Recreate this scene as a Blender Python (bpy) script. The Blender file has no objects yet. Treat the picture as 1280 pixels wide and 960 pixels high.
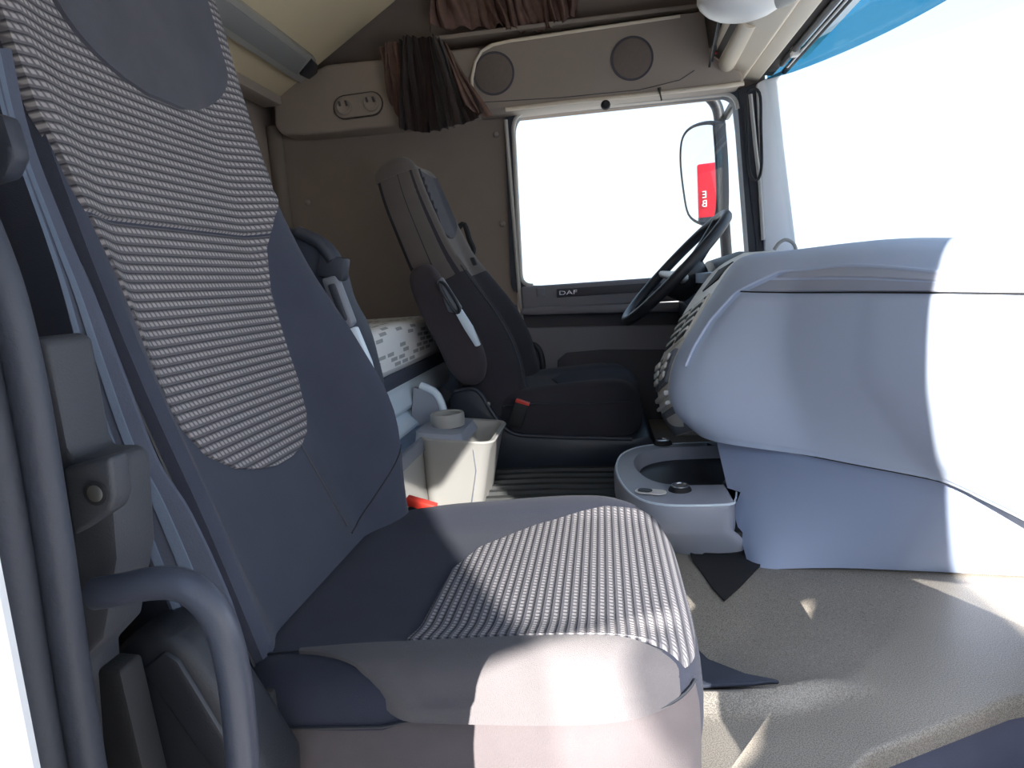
import bpy, bmesh, math, random
from mathutils import Vector, Matrix
random.seed(7)
C = bpy.context.scene.collection
PI = math.pi

# ------------------------------------------------------------------ camera
CAM_POS = Vector((0.0, -0.4, 1.0))
yaw, pit, rol = math.radians(8.2), math.radians(8.56), math.radians(4.0)
fw = Vector((-math.sin(yaw)*math.cos(pit), math.cos(yaw)*math.cos(pit), -math.sin(pit)))
r0 = Vector((math.cos(yaw), math.sin(yaw), 0)); u0 = r0.cross(fw)
rt = r0*math.cos(rol) - u0*math.sin(rol); up = u0*math.cos(rol) + r0*math.sin(rol)
cam_d = bpy.data.cameras.new('camera'); cam = bpy.data.objects.new('camera', cam_d); C.objects.link(cam)
M = Matrix((rt, up, -fw)).transposed().to_4x4(); M.translation = CAM_POS
cam.matrix_world = M
cam_d.sensor_width = 36.0; cam_d.lens = 830/1280*36; cam_d.clip_start = 0.02; cam_d.clip_end = 500
bpy.context.scene.camera = cam

# ------------------------------------------------------------------ sky, sun, exposure
SUN_TO = Vector((-0.65, -1.0, 0.50)).normalized()     # sun behind the entry side
ADDED_SUN_TO = Vector((0.5, -1.0, 0.60)).normalized()     # second sun, added to draw the weaker light patches
w = bpy.data.worlds.new('sky'); bpy.context.scene.world = w; w.use_nodes = True
nt = w.node_tree; nt.nodes.clear()
wo = nt.nodes.new('ShaderNodeOutputWorld'); bg = nt.nodes.new('ShaderNodeBackground')
tc = nt.nodes.new('ShaderNodeTexCoord'); sx = nt.nodes.new('ShaderNodeSeparateXYZ')
rp = nt.nodes.new('ShaderNodeValToRGB')
nt.links.new(tc.outputs['Generated'], sx.inputs[0]); nt.links.new(sx.outputs['Z'], rp.inputs[0])
nt.links.new(rp.outputs[0], bg.inputs[0]); nt.links.new(bg.outputs[0], wo.inputs[0])
rp.color_ramp.elements[0].position = 0.0; rp.color_ramp.elements[0].color = (0.88, 0.94, 1.0, 1)
rp.color_ramp.elements[1].position = 0.7; rp.color_ramp.elements[1].color = (0.40, 0.64, 1.0, 1)
bg.inputs[1].default_value = 1.7
sun_d = bpy.data.lights.new('sun', 'SUN'); sun = bpy.data.objects.new('sun', sun_d); C.objects.link(sun)
sun_d.energy = 34.0; sun_d.angle = math.radians(0.3); sun_d.color = (1.0, 0.94, 0.85)
sun.rotation_euler = SUN_TO.to_track_quat('Z', 'Y').to_euler()
gd = bpy.data.lights.new('added_sun_lamp', 'SUN'); added_sun = bpy.data.objects.new('added_sun_lamp', gd); C.objects.link(added_sun)  # extra lamp without a known source, for cushion and bin
gd.energy = 10.0; gd.angle = math.radians(0.3); gd.color = (1.0, 0.97, 0.92)
added_sun.rotation_euler = ADDED_SUN_TO.to_track_quat('Z', 'Y').to_euler()
vs = bpy.context.scene.view_settings
vs.view_transform = 'Standard'; vs.look = 'None'; vs.gamma = 1.0; vs.use_curve_mapping = False
vs.exposure = 0.0

# ------------------------------------------------------------------ helpers
def srgb(r, g, b):
    f = lambda c: (c/255/12.92) if c/255 <= 0.04045 else ((c/255+0.055)/1.055)**2.4
    return (f(r), f(g), f(b))

def base_mat(name):
    m = bpy.data.materials.new(name); m.use_nodes = True
    n = m.node_tree.nodes; l = m.node_tree.links
    return m, n, l, n['Principled BSDF']

def mat(name, col, rough=0.5, nscale=0, nstr=0.0, cvar=0.0, cscale=6, metal=0.0, detail=3, sheen=0.0, spec=0.5, dist=0.002):
    """plain surface: colour with large soft variation and fine grain relief"""
    m, n, l, b = base_mat(name)
    b.inputs['Roughness'].default_value = rough; b.inputs['Metallic'].default_value = metal
    b.inputs['Specular IOR Level'].default_value = spec
    if sheen: b.inputs['Sheen Weight'].default_value = sheen
    t = n.new('ShaderNodeTexCoord')
    if cvar:
        no = n.new('ShaderNodeTexNoise'); no.inputs['Scale'].default_value = cscale; no.inputs['Detail'].default_value = 5
        mx = n.new('ShaderNodeMix'); mx.data_type = 'RGBA'
        mx.inputs[6].default_value = (*[c*(1-cvar) for c in col], 1); mx.inputs[7].default_value = (*[min(1, c*(1+cvar)) for c in col], 1)
        l.new(t.outputs['Object'], no.inputs[0]); l.new(no.outputs[0], mx.inputs[0]); l.new(mx.outputs[2], b.inputs['Base Color'])
    else:
        b.inputs['Base Color'].default_value = (*col, 1)
    if nscale:
        no = n.new('ShaderNodeTexNoise'); no.inputs['Scale'].default_value = nscale; no.inputs['Detail'].default_value = detail
        bu = n.new('ShaderNodeBump'); bu.inputs['Strength'].default_value = nstr; bu.inputs['Distance'].default_value = dist
        l.new(t.outputs['Object'], no.inputs[0]); l.new(no.outputs[0], bu.inputs['Height']); l.new(bu.outputs[0], b.inputs['Normal'])
    return m

def mnode(n, l, op, a, b=None, c=None):
    q = n.new('ShaderNodeMath'); q.operation = op
    for i, v in enumerate((a, b, c)):
        if v is None: continue
        if isinstance(v, (int, float)): q.inputs[i].default_value = v
        else: l.new(v, q.inputs[i])
    return q.outputs[0]

def woven_mat(name, period=0.0112, pitch=0.0085):
    """jacquard upholstery: rows of light slanted stitches on a grey ground with a dark thread between rows (UV in metres)"""
    m, n, l, b = base_mat(name)
    b.inputs['Roughness'].default_value = 0.95; b.inputs['Specular IOR Level'].default_value = 0.2
    uv = n.new('ShaderNodeUVMap'); s = n.new('ShaderNodeSeparateXYZ'); l.new(uv.outputs[0], s.inputs[0])
    fv = mnode(n, l, 'FRACT', mnode(n, l, 'DIVIDE', s.outputs['Y'], period))
    su = mnode(n, l, 'ADD', mnode(n, l, 'DIVIDE', s.outputs['X'], pitch), mnode(n, l, 'MULTIPLY', fv, 0.55))
    fu = mnode(n, l, 'FRACT', su)
    def band(x, c, w_, soft):   # 1 inside |x-c|<w
        d = mnode(n, l, 'ABSOLUTE', mnode(n, l, 'SUBTRACT', x, c))
        q = n.new('ShaderNodeMapRange'); q.interpolation_type = 'SMOOTHSTEP'
        l.new(d, q.inputs[0]); q.inputs[1].default_value = w_-soft; q.inputs[2].default_value = w_+soft
        q.inputs[3].default_value = 1; q.inputs[4].default_value = 0
        return q.outputs[0]
    st = mnode(n, l, 'MULTIPLY', band(fv, 0.38, 0.22, 0.10), band(fu, 0.5, 0.34, 0.12))
    dk = band(fv, 0.82, 0.07, 0.05)
    dots = mnode(n, l, 'MULTIPLY', band(fv, 0.70, 0.07, 0.05), band(fu, 0.95, 0.22, 0.08))
    m1 = n.new('ShaderNodeMix'); m1.data_type = 'RGBA'
    m1.inputs[6].default_value = (*srgb(100, 98, 103), 1); m1.inputs[7].default_value = (*srgb(156, 152, 153), 1)
    l.new(st, m1.inputs[0])
    m2 = n.new('ShaderNodeMix'); m2.data_type = 'RGBA'; m2.inputs[7].default_value = (*srgb(72, 72, 78), 1)
    l.new(m1.outputs[2], m2.inputs[6])
    l.new(mnode(n, l, 'MAXIMUM', dk, dots), m2.inputs[0])
    l.new(m2.outputs[2], b.inputs['Base Color'])
    bu = n.new('ShaderNodeBump'); bu.inputs['Strength'].default_value = 0.7; bu.inputs['Distance'].default_value = 0.0015
    l.new(mnode(n, l, 'SUBTRACT', st, dk), bu.inputs['Height']); l.new(bu.outputs[0], b.inputs['Normal'])
    return m

def mk(name, verts, faces, material, parent=None, smooth=True, uvs=None):
    me = bpy.data.meshes.new(name); me.from_pydata([tuple(v) for v in verts], [], faces); me.update()
    return link(name, me, material, parent, smooth, uvs)

def link(name, me, material, parent=None, smooth=True, uvs=None):
    ob = bpy.data.objects.new(name, me); C.objects.link(ob)
    if material: me.materials.append(material)
    if uvs:
        ul = me.uv_layers.new(name='UVMap')
        for lp in me.loops: ul.data[lp.index].uv = uvs[lp.vertex_index]
    if smooth:
        for p in me.polygons: p.use_smooth = True
        me.set_sharp_from_angle(angle=math.radians(42))
    if parent is not None:
        ob.parent = parent
        if parent.type == 'EMPTY': ob.matrix_parent_inverse = Matrix.Translation(-parent.location)
    return ob

def frombm(name, bm, material, parent=None, smooth=True):
    bmesh.ops.recalc_face_normals(bm, faces=bm.faces[:])
    me = bpy.data.meshes.new(name); bm.to_mesh(me); bm.free()
    return link(name, me, material, parent, smooth)

def thing(name, label, cat, loc=(0, 0, 0), group=None):
    o = bpy.data.objects.new(name, None); C.objects.link(o); o.location = loc; o.empty_display_size = 0.05
    o['label'] = label; o['category'] = cat
    if group: o['group'] = group
    return o
def tag(o, label, cat, group=None):
    o['label'] = label; o['category'] = cat
    if group: o['group'] = group
    return o
def struct(o): o['kind'] = 'structure'; return o

def cr(P, t):
    """Catmull-Rom through the rows P (tuples or numbers), t in 0..1"""
    n = len(P)-1; x = max(0.0, min(1.0, t))*n; i = min(int(x), n-1); f = x-i
    num = isinstance(P[0], (int, float))
    g = lambda k: P[max(0, min(n, k))]
    def s(a, b, c, d): return 0.5*((2*b)+(-a+c)*f+(2*a-5*b+4*c-d)*f*f+(-a+3*b-3*c+d)*f**3)
    if num: return s(g(i-1), g(i), g(i+1), g(i+2))
    return tuple(s(*q) for q in zip(g(i-1), g(i), g(i+1), g(i+2)))
def lin(xs, ys, x):
    if x <= xs[0]: return ys[0]
    for i in range(len(xs)-1):
        if x <= xs[i+1]:
            t = (x-xs[i])/(xs[i+1]-xs[i]); t2 = t
            return ys[i]+(ys[i+1]-ys[i])*t2
    return ys[-1]
def sstep(a, b, x):
    t = max(0, min(1, (x-a)/(b-a))); return t*t*(3-2*t)
def rim(t, n):
    """grid parameter with very narrow first and last cells, so a panel's rim turns down sharply"""
    e = 0.006; i = round(t*n)
    if i == 0: return 0.0
    if i == n: return 1.0
    return e+(1-2*e)*(i-1)/(n-2)
def curve(P, n): return [Vector(cr(P, i/(n-1))) for i in range(n)]

def add_tube(bm, pts, rad, seg=12, caps=True):
    pts = [Vector(p) for p in pts]; rings = []
    t0 = (pts[1]-pts[0]).normalized(); a = t0.orthogonal().normalized()
    for i, p in enumerate(pts):
        t = (pts[min(i+1, len(pts)-1)]-pts[max(i-1, 0)]).normalized()
        a = (a-t*a.dot(t)).normalized(); b = t.cross(a)
        r = rad[i] if isinstance(rad, (list, tuple)) else rad
        rings.append([bm.verts.new(p+(a*math.cos(2*PI*k/seg)+b*math.sin(2*PI*k/seg))*r) for k in range(seg)])
    for i in range(len(rings)-1):
        for k in range(seg):
            bm.faces.new((rings[i][k], rings[i][(k+1) % seg], rings[i+1][(k+1) % seg], rings[i+1][k]))
    if caps: bm.faces.new(rings[0][::-1]); bm.faces.new(rings[-1])
def tube(name, pts, rad, material, parent=None, seg=12, n=0):
    bm = bmesh.new(); add_tube(bm, curve(pts, n) if n else pts, rad, seg); return frombm(name, bm, material, parent)

def add_box(bm, lo, hi, bev=0.0, seg=2, rot=None, piv=None):
    vs_ = [bm.verts.new((x, y, z)) for x in (lo[0], hi[0]) for y in (lo[1], hi[1]) for z in (lo[2], hi[2])]
    fs = [bm.faces.new([vs_[i] for i in q]) for q in ((0, 1, 3, 2), (4, 6, 7, 5), (0, 4, 5, 1), (2, 3, 7, 6), (0, 2, 6, 4), (1, 5, 7, 3))]
    ed = list({e for f in fs for e in f.edges})
    geom = vs_
    if bev:
        r = bmesh.ops.bevel(bm, geom=ed, offset=bev, segments=seg, profile=0.5, affect='EDGES')
        geom = list({v for f in r['faces'] for v in f.verts} | {v for v in vs_ if v.is_valid})
    if rot is not None:
        bmesh.ops.rotate(bm, verts=geom, cent=piv or [(a+b)/2 for a, b in zip(lo, hi)], matrix=rot)
def box(name, lo, hi, material, parent=None, bev=0.004, seg=2, rot=None, piv=None):
    bm = bmesh.new(); add_box(bm, lo, hi, bev, seg, rot, piv); return frombm(name, bm, material, parent)

def prism(name, poly, ext, material, parent=None, bev=0.0, seg=2):
    """solid plate: outline poly (3-D points, planar) pushed along ext"""
    bm = bmesh.new(); ext = Vector(ext)
    a = [bm.verts.new(p) for p in poly]; b = [bm.verts.new(Vector(p)+ext) for p in poly]
    bm.faces.new(a[::-1]); bm.faces.new(b)
    k = len(a)
    for i in range(k): bm.faces.new((a[i], a[(i+1) % k], b[(i+1) % k], b[i]))
    bmesh.ops.recalc_face_normals(bm, faces=bm.faces[:])
    if bev:
        ed = [e for e in bm.edges if len(e.link_faces) == 2 and e.calc_face_angle(0) > 0.6]
        bmesh.ops.bevel(bm, geom=ed, offset=bev, segments=seg, profile=0.5, affect='EDGES', clamp_overlap=True)
    return frombm(name, bm, material, parent)

def closed_smooth(P, n):
    """closed Catmull-Rom loop"""
    k = len(P); out = []
    for i in range(k):
        a, b, c, d = [Vector(P[(i+j) % k]) for j in (-1, 0, 1, 2)]
        for s in range(n):
            f = s/n
            out.append(0.5*((2*b)+(c-a)*f+(2*a-5*b+4*c-d)*f*f+(-a+3*b-3*c+d)*f**3))
    return out

def grid(name, fn, nu, nv, material, parent=None, uvfn=None, thick=None):
    """surface fn(u,v); with thick (a Vector) it becomes a solid sheet"""
    V, UV, F = [], [], []
    for j in range(nv+1):
        for i in range(nu+1):
            u, v = i/nu, j/nv
            V.append(Vector(fn(u, v)))
            if uvfn: UV.append(uvfn(u, v))
    W = nu+1
    for j in range(nv):
        for i in range(nu): F.append((j*W+i, j*W+i+1, (j+1)*W+i+1, (j+1)*W+i))
    if thick is not None:
        k = len(V); th = Vector(thick)
        V += [v+th for v in V[:k]]; F += [tuple(q+k for q in f[::-1]) for f in F[:]]
        if uvfn: UV += UV[:k]
        rim = [i for i in range(W)]+[j*W+nu for j in range(1, nv+1)]+[nv*W+i for i in range(nu-1, -1, -1)]+[j*W for j in range(nv-1, 0, -1)]
        for a, b in zip(rim, rim[1:]+rim[:1]): F.append((b, a, a+k, b+k))
    return mk(name, V, F, material, parent, True, UV if uvfn else None)

def loft(name, rings, material, parent=None, cap=True):
    """closed rings of equal length joined into one skin"""
    bm = bmesh.new(); R = [[bm.verts.new(p) for p in r] for r in rings]; k = len(R[0])
    for i in range(len(R)-1):
        for j in range(k): bm.faces.new((R[i][j], R[i][(j+1) % k], R[i+1][(j+1) % k], R[i+1][j]))
    if cap: bm.faces.new(R[0][::-1]); bm.faces.new(R[-1])
    return frombm(name, bm, material, parent)

def lathe(name, prof, origin, axis, material, parent=None, seg=24):
    """profile [(radius, height)] turned round axis at origin"""
    ax = Vector(axis).normalized(); a = ax.orthogonal().normalized(); b = ax.cross(a); o = Vector(origin)
    bm = bmesh.new(); R = []
    for r, h in prof:
        R.append([bm.verts.new(o+ax*h+(a*math.cos(2*PI*k/seg)+b*math.sin(2*PI*k/seg))*max(r, 1e-5)) for k in range(seg)])
    for i in range(len(R)-1):
        for k in range(seg): bm.faces.new((R[i][k], R[i][(k+1) % seg], R[i+1][(k+1) % seg], R[i+1][k]))
    bm.faces.new(R[0][::-1]); bm.faces.new(R[-1])
    return frombm(name, bm, material, parent)

def text_mesh(name, body, size, ext, mtx, material, parent):
    cu = bpy.data.curves.new(name, 'FONT'); cu.body = body; cu.size = size; cu.extrude = ext; cu.align_x = 'CENTER'; cu.align_y = 'CENTER'
    tmp = bpy.data.objects.new('tmp', cu); C.objects.link(tmp)
    me = bpy.data.meshes.new_from_object(tmp.evaluated_get(bpy.context.evaluated_depsgraph_get()))
    bpy.data.objects.remove(tmp); bpy.data.curves.remove(cu)
    me.transform(mtx); me.name = name
    return link(name, me, material, parent, False)

# ------------------------------------------------------------------ materials
M_FAB = mat('charcoal_cloth_shaded', srgb(52, 55, 68), 0.95, 900, 0.5, 0.14, 14, sheen=0.06, spec=0.15)  # cushion cloth, darkened and blued in colour to carry its shade
M_SKIRT = mat('cushion_side_cloth_lit', srgb(84, 79, 82), 0.95, 800, 0.4, 0.16, 16, sheen=0.06, spec=0.12)  # side cloth lightened in colour to look sunlit
M_FABB = mat('backrest_upholstery', srgb(64, 68, 82), 0.95, 900, 0.5, 0.16, 12, sheen=0.1, spec=0.15)
M_FABD = mat('driver_upholstery', srgb(58, 57, 63), 0.95, 900, 0.5, 0.16, 12, sheen=0.1, spec=0.15)
M_PADD = mat('driver_arm_cloth', srgb(66, 61, 66), 0.95, 900, 0.4, 0.16, 12, sheen=0.1, spec=0.15)
M_DRV = mat('driver_seat_cloth', srgb(100, 94, 92), 0.95, 900, 0.5, 0.14, 14, sheen=0.25, spec=0.15)
M_SUEDE = mat('dark_suede', srgb(76, 77, 86), 0.95, 700, 0.35, 0.22, 18, sheen=0.12, spec=0.12)
M_BOL = mat('grey_bolster_cloth', srgb(90, 87, 90), 0.95, 1000, 0.6, 0.12, 20, sheen=0.08, spec=0.15)
M_WOV = woven_mat('woven_dash_cloth')
M_BELT = mat('belt_webbing', srgb(70, 76, 92), 0.8, 500, 0.3, 0.1, 30)
M_BELT2 = mat('belt_webbing_stripe', srgb(86, 98, 116), 0.7, 500, 0.3, 0.1, 30)
M_BLK = mat('black_plastic', srgb(40, 42, 48), 0.45, 600, 0.15, 0.1, 8)
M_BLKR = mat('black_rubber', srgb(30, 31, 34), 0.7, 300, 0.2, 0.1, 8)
M_SEAL = mat('door_seal_rubber', srgb(52, 56, 66), 0.55, 200, 0.25, 0.2, 10)
M_PIL = mat('pillar_trim', srgb(58, 60, 66), 0.6, 500, 0.25, 0.15, 9)
M_HANDLE = mat('handle_coating', srgb(62, 66, 78), 0.38, 400, 0.12, 0.1, 20)
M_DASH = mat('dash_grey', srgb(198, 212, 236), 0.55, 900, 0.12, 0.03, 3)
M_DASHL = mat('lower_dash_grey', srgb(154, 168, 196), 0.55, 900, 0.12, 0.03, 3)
M_RECESS = mat('recess_grey', srgb(176, 182, 200), 0.5, 600, 0.12, 0.03, 4)
M_SILV = mat('warm_silver_trim', srgb(240, 237, 230), 0.38, 600, 0.06, 0.03, 5)
M_LGREY = mat('light_grey_plastic', srgb(158, 156, 152), 0.5, 700, 0.12, 0.04, 5)
M_MGREY = mat('mid_grey_plastic', srgb(120, 124, 134), 0.48, 700, 0.12, 0.05, 6)
M_TRAY = mat('tray_grey', srgb(150, 155, 168), 0.42, 700, 0.1, 0.04, 6)
M_DOOR = mat('door_panel_grey', srgb(134, 132, 140), 0.6, 700, 0.15, 0.06, 5)
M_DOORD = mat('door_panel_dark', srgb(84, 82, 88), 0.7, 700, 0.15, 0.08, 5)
M_WALL = mat('brown_wall_lining', srgb(150, 137, 128), 0.95, 500, 0.35, 0.10, 7, spec=0.2)
M_CONS = mat('overhead_plastic', srgb(162, 150, 140), 0.6, 600, 0.15, 0.06, 4)
M_SPK = mat('speaker_mesh', srgb(122, 110, 103), 0.8, 900, 0.8, 0.12, 90)
M_CEIL = mat('ceiling_lining', srgb(150, 138, 120), 0.95, 500, 0.3, 0.05, 6, spec=0.2)
M_BEIGE = mat('beige_bunk_board', srgb(222, 206, 174), 0.75, 300, 0.15, 0.04, 4)
M_HEAD = mat('header_plastic', srgb(230, 216, 196), 0.5, 600, 0.1, 0.04, 5)
M_HEADD = mat('header_dark_slot', srgb(70, 62, 56), 0.7, 300, 0.1, 0.1, 6)
M_WHITE = mat('white_plastic', srgb(232, 230, 226), 0.35, 200, 0.04, 0.02, 5)
M_PAINT = mat('white_paint', srgb(236, 238, 240), 0.3, 30, 0.03, 0.02, 5)
M_MINT = mat('bunk_trim_bluegrey', srgb(216, 230, 242), 0.4, 600, 0.06, 0.03, 5)
M_RED = mat('red_button', srgb(214, 62, 48), 0.4, 60, 0.05)
M_CHROME = mat('chrome', srgb(200, 200, 204), 0.18, 40, 0.02, metal=1.0)
M_STEEL = mat('brushed_bolt', srgb(170, 170, 165), 0.35, 200, 0.1, metal=0.9)
M_CURT = mat('dark_brown_curtain', srgb(54, 42, 40), 0.95, 400, 0.5, 0.2, 30, sheen=0.2, spec=0.1)
M_CURTL = mat('reddish_curtain_lining', srgb(124, 100, 91), 0.95, 400, 0.5, 0.3, 60, spec=0.1)
M_CONC = mat('pale_concrete', srgb(160, 158, 155), 0.9, 3, 0.2, 0.08, 0.6)
M_TRAILER = mat('red_trailer_paint', srgb(206, 24, 40), 0.4, 5, 0.02, 0.05, 1)
M_RIB = mat('ribbed_black_rubber', srgb(44, 46, 46), 0.5, 300, 0.2, 0.1, 20)
M_FLAP = mat('navy_felt_flap', srgb(58, 64, 78), 0.9, 600, 0.4, 0.12, 20)
M_WHEEL = mat('steering_leather', srgb(44, 46, 52), 0.42, 500, 0.2, 0.08, 20)

def floor_mat():
    m, n, l, b = base_mat('grained_rubber_mat')
    t = n.new('ShaderNodeTexCoord'); vo = n.new('ShaderNodeTexVoronoi'); vo.inputs['Scale'].default_value = 500
    no = n.new('ShaderNodeTexNoise'); no.inputs['Scale'].default_value = 620; no.inputs['Detail'].default_value = 2
    l.new(t.outputs['Object'], vo.inputs['Vector']); l.new(t.outputs['Object'], no.inputs['Vector'])
    mp = n.new('ShaderNodeMapRange'); l.new(no.outputs[0], mp.inputs[0]); mp.inputs[1].default_value = 0.42; mp.inputs[2].default_value = 0.58
    mx = n.new('ShaderNodeMix'); mx.data_type = 'RGBA'; l.new(mp.outputs[0], mx.inputs[0])
    mx.inputs[6].default_value = (*srgb(126, 120, 112), 1); mx.inputs[7].default_value = (*srgb(170, 163, 153), 1)
    n2 = n.new('ShaderNodeTexNoise'); n2.inputs['Scale'].default_value = 5; l.new(t.outputs['Object'], n2.inputs['Vector'])
    m2 = n.new('ShaderNodeMix'); m2.data_type = 'RGBA'; m2.blend_type = 'MULTIPLY'; m2.inputs[0].default_value = 0.35
    l.new(mx.outputs[2], m2.inputs[6]); l.new(n2.outputs[0], m2.inputs[7]); l.new(m2.outputs[2], b.inputs['Base Color'])
    b.inputs['Roughness'].default_value = 0.42
    bu = n.new('ShaderNodeBump'); bu.inputs['Strength'].default_value = 0.45; bu.inputs['Distance'].default_value = 0.0008
    l.new(no.outputs[0], bu.inputs['Height']); l.new(bu.outputs[0], b.inputs['Normal'])
    return m
M_MAT = floor_mat()

def mattress_mat():
    """off-white ticking printed with short grey dashes in slanting clusters (UV in metres)"""
    m, n, l, b = base_mat('mattress_ticking')
    uv = n.new('ShaderNodeUVMap'); s = n.new('ShaderNodeSeparateXYZ'); l.new(uv.outputs[0], s.inputs[0])
    row = mnode(n, l, 'FLOOR', mnode(n, l, 'DIVIDE', s.outputs['Y'], 0.016))
    fy = mnode(n, l, 'FRACT', mnode(n, l, 'DIVIDE', s.outputs['Y'], 0.016))
    xs = mnode(n, l, 'ADD', mnode(n, l, 'DIVIDE', s.outputs['X'], 0.075), mnode(n, l, 'MULTIPLY', row, 0.37))
    col = mnode(n, l, 'FLOOR', xs); fx = mnode(n, l, 'FRACT', xs)
    cmb = n.new('ShaderNodeCombineXYZ'); l.new(col, cmb.inputs[0]); l.new(row, cmb.inputs[1])
    wn = n.new('ShaderNodeTexWhiteNoise'); wn.noise_dimensions = '2D'; l.new(cmb.outputs[0], wn.inputs['Vector'])
    on = mnode(n, l, 'LESS_THAN', wn.outputs['Value'], 0.36)
    inx = mnode(n, l, 'MULTIPLY', mnode(n, l, 'GREATER_THAN', fx, 0.12), mnode(n, l, 'LESS_THAN', fx, 0.88))
    iny = mnode(n, l, 'MULTIPLY', mnode(n, l, 'GREATER_THAN', fy, 0.2), mnode(n, l, 'LESS_THAN', fy, 0.85))
    k = mnode(n, l, 'MULTIPLY', mnode(n, l, 'MULTIPLY', inx, iny), on)
    mx = n.new('ShaderNodeMix'); mx.data_type = 'RGBA'; l.new(k, mx.inputs[0])
    mx.inputs[6].default_value = (*srgb(244, 244, 244), 1); mx.inputs[7].default_value = (*srgb(178, 180, 182), 1)
    l.new(mx.outputs[2], b.inputs['Base Color']); b.inputs['Roughness'].default_value = 0.95
    return m
M_MATT = mattress_mat()

def glass_mat(name, tint, refl=0.05):
    m = bpy.data.materials.new(name); m.use_nodes = True; n = m.node_tree.nodes; l = m.node_tree.links; n.clear()
    o = n.new('ShaderNodeOutputMaterial'); t = n.new('ShaderNodeBsdfTransparent'); t.inputs[0].default_value = (*tint, 1)
    g = n.new('ShaderNodeBsdfGlossy'); g.inputs['Roughness'].default_value = 0.02
    x = n.new('ShaderNodeMixShader'); x.inputs[0].default_value = refl
    l.new(t.outputs[0], x.inputs[1]); l.new(g.outputs[0], x.inputs[2]); l.new(x.outputs[0], o.inputs[0])
    return m
M_GLASS = glass_mat('clear_glass', (0.93, 0.95, 0.95), 0.04)
M_VISOR = glass_mat('blue_acrylic', (0.24, 0.53, 0.66), 0.03)
M_SMOKE = glass_mat('smoked_acrylic', (0.70, 0.70, 0.70), 0.03)
def mirror_mat():
    m, n, l, b = base_mat('mirror_glass')
    b.inputs['Base Color'].default_value = (0.9, 0.92, 0.93, 1); b.inputs['Metallic'].default_value = 1; b.inputs['Roughness'].default_value = 0.01
    return m
M_MIRROR = mirror_mat()
# ------------------------------------------------------------------ seat shapes (shared by both seats)
class Back:
    """seat back: path (x,z) of its front face from below the cushion to the top, half-width w and side-wing height b along it"""
    def __init__(self, path, w, b, y0, T, near=1.0):
        self.path, self.w, self.b, self.y0, self.T, self.near = path, w, b, y0, T, near
    def frame(self, s):
        p = cr(self.path, s); a = cr(self.path, max(0, s-0.01)); c = cr(self.path, min(1, s+0.01))
        tx, tz = c[0]-a[0], c[1]-a[1]; k = math.hypot(tx, tz); tx /= k; tz /= k
        return p, (tx, tz), (tz, -tx)
    def off(self, s, v):
        b = cr(self.b, s); q = abs(v)
        if v < 0: b *= self.near
        c = 0.84 if v > 0 or self.near == 1.0 else 0.92
        o = b*sstep(0.46 if c == 0.84 else 0.66, c, q)
        if q > c:
            R = b+0.05; e = min(1.0, (q-c)/(1-c))
            o -= R*(1-math.sqrt(max(0.0, 1-e*e)))
        return o
    def front(self, s, v, lift=0.0):
        p, t, n = self.frame(s); o = self.off(s, v)+lift; w = cr(self.w, s)
        return (p[0]+n[0]*o, self.y0+w*v, p[1]+n[1]*o)
    def ring(self, s, shrink=1.0, rise=0.0, nv=40):
        p, t, n = self.frame(s); w = cr(self.w, s); out = []; T = self.T
        pr_ = [(-1+2*i/nv, None) for i in range(nv+1)]
        pr_ += [(1.0, -0.08*T/0.13), (0.97, -T*0.82), (0.88, -T*0.97), (0.6, -T), (0.3, -T*1.02), (0, -T*1.03), (-0.3, -T*1.02), (-0.6, -T), (-0.88, -T*0.97), (-0.97, -T*0.82), (-1.0, -0.08*T/0.13)]
        for v, o in pr_:
            if o is None: o = self.off(s, v)
            mid = -T*0.45; o = mid+(o-mid)*shrink
            vv = v*(1-(1-shrink)*0.35)
            out.append((p[0]+n[0]*o+t[0]*rise, self.y0+w*vv, p[1]+n[1]*o+t[1]*rise))
        return out
PAS = Back([(-0.395, 0.47), (-0.437, 0.60), (-0.490, 0.75), (-0.537, 0.90), (-0.572, 1.05), (-0.600, 1.20), (-0.627, 1.35), (-0.650, 1.50), (-0.664, 1.62)],
           [0.262, 0.270, 0.282, 0.276, 0.262, 0.256, 0.258, 0.252, 0.23],
           [0.03, 0.06, 0.105, 0.092, 0.055, 0.03, 0.022, 0.02, 0.015], 0.525, 0.13, 0.45)
class Cushion:
    """seat cushion: rounded plan about (cx,cy), half sizes a (fore-aft) and b; top at z0"""
    def __init__(self, cx, cy, a, b, z0):
        self.cx, self.cy, self.a, self.b, self.z0 = cx, cy, a, b, z0
    def rho(self, x, y):
        e = 4.4 if x > self.cx else 8.0
        return (abs((x-self.cx)/self.a)**e+abs((y-self.cy)/self.b)**e)**(1/e)
    def edge(self, th):
        c, s = math.cos(th), math.sin(th)
        e = 4.4 if c > 0 else 8.0
        k = (abs(c/self.a)**e+abs(s/self.b)**e)**(-1/e)
        return k*c, k*s
    def top(self, x, y):
        q = (y-self.cy)/self.b; g = (x-self.cx)/self.a
        z = self.z0+0.016*sstep(0.55, 0.85, abs(q))*sstep(-1.1, -0.3, g)+0.012*sstep(-0.6, 0.5, g)-0.012*sstep(0.55, 1.0, g)
        r = self.rho(x, y)
        if r > 0.86:
            e = min(1.0, (r-0.86)/0.14); z -= 0.045*(1-math.sqrt(max(0.0, 1-e*e)))
        return z
PCU = Cushion(-0.180, 0.51, 0.278, 0.292, 0.585)

# ------------------------------------------------------------------ structure: cab shell
def sweepy(name, prof, y0, y1, material, parent=None, bev=0.0):
    return prism(name, [(x, y0, z) for x, z in prof], (0, y1-y0, 0), material, parent, bev)

YL = 2.40        # inner face of the driver's side wall and door
XR = -1.36       # rear wall
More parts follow.
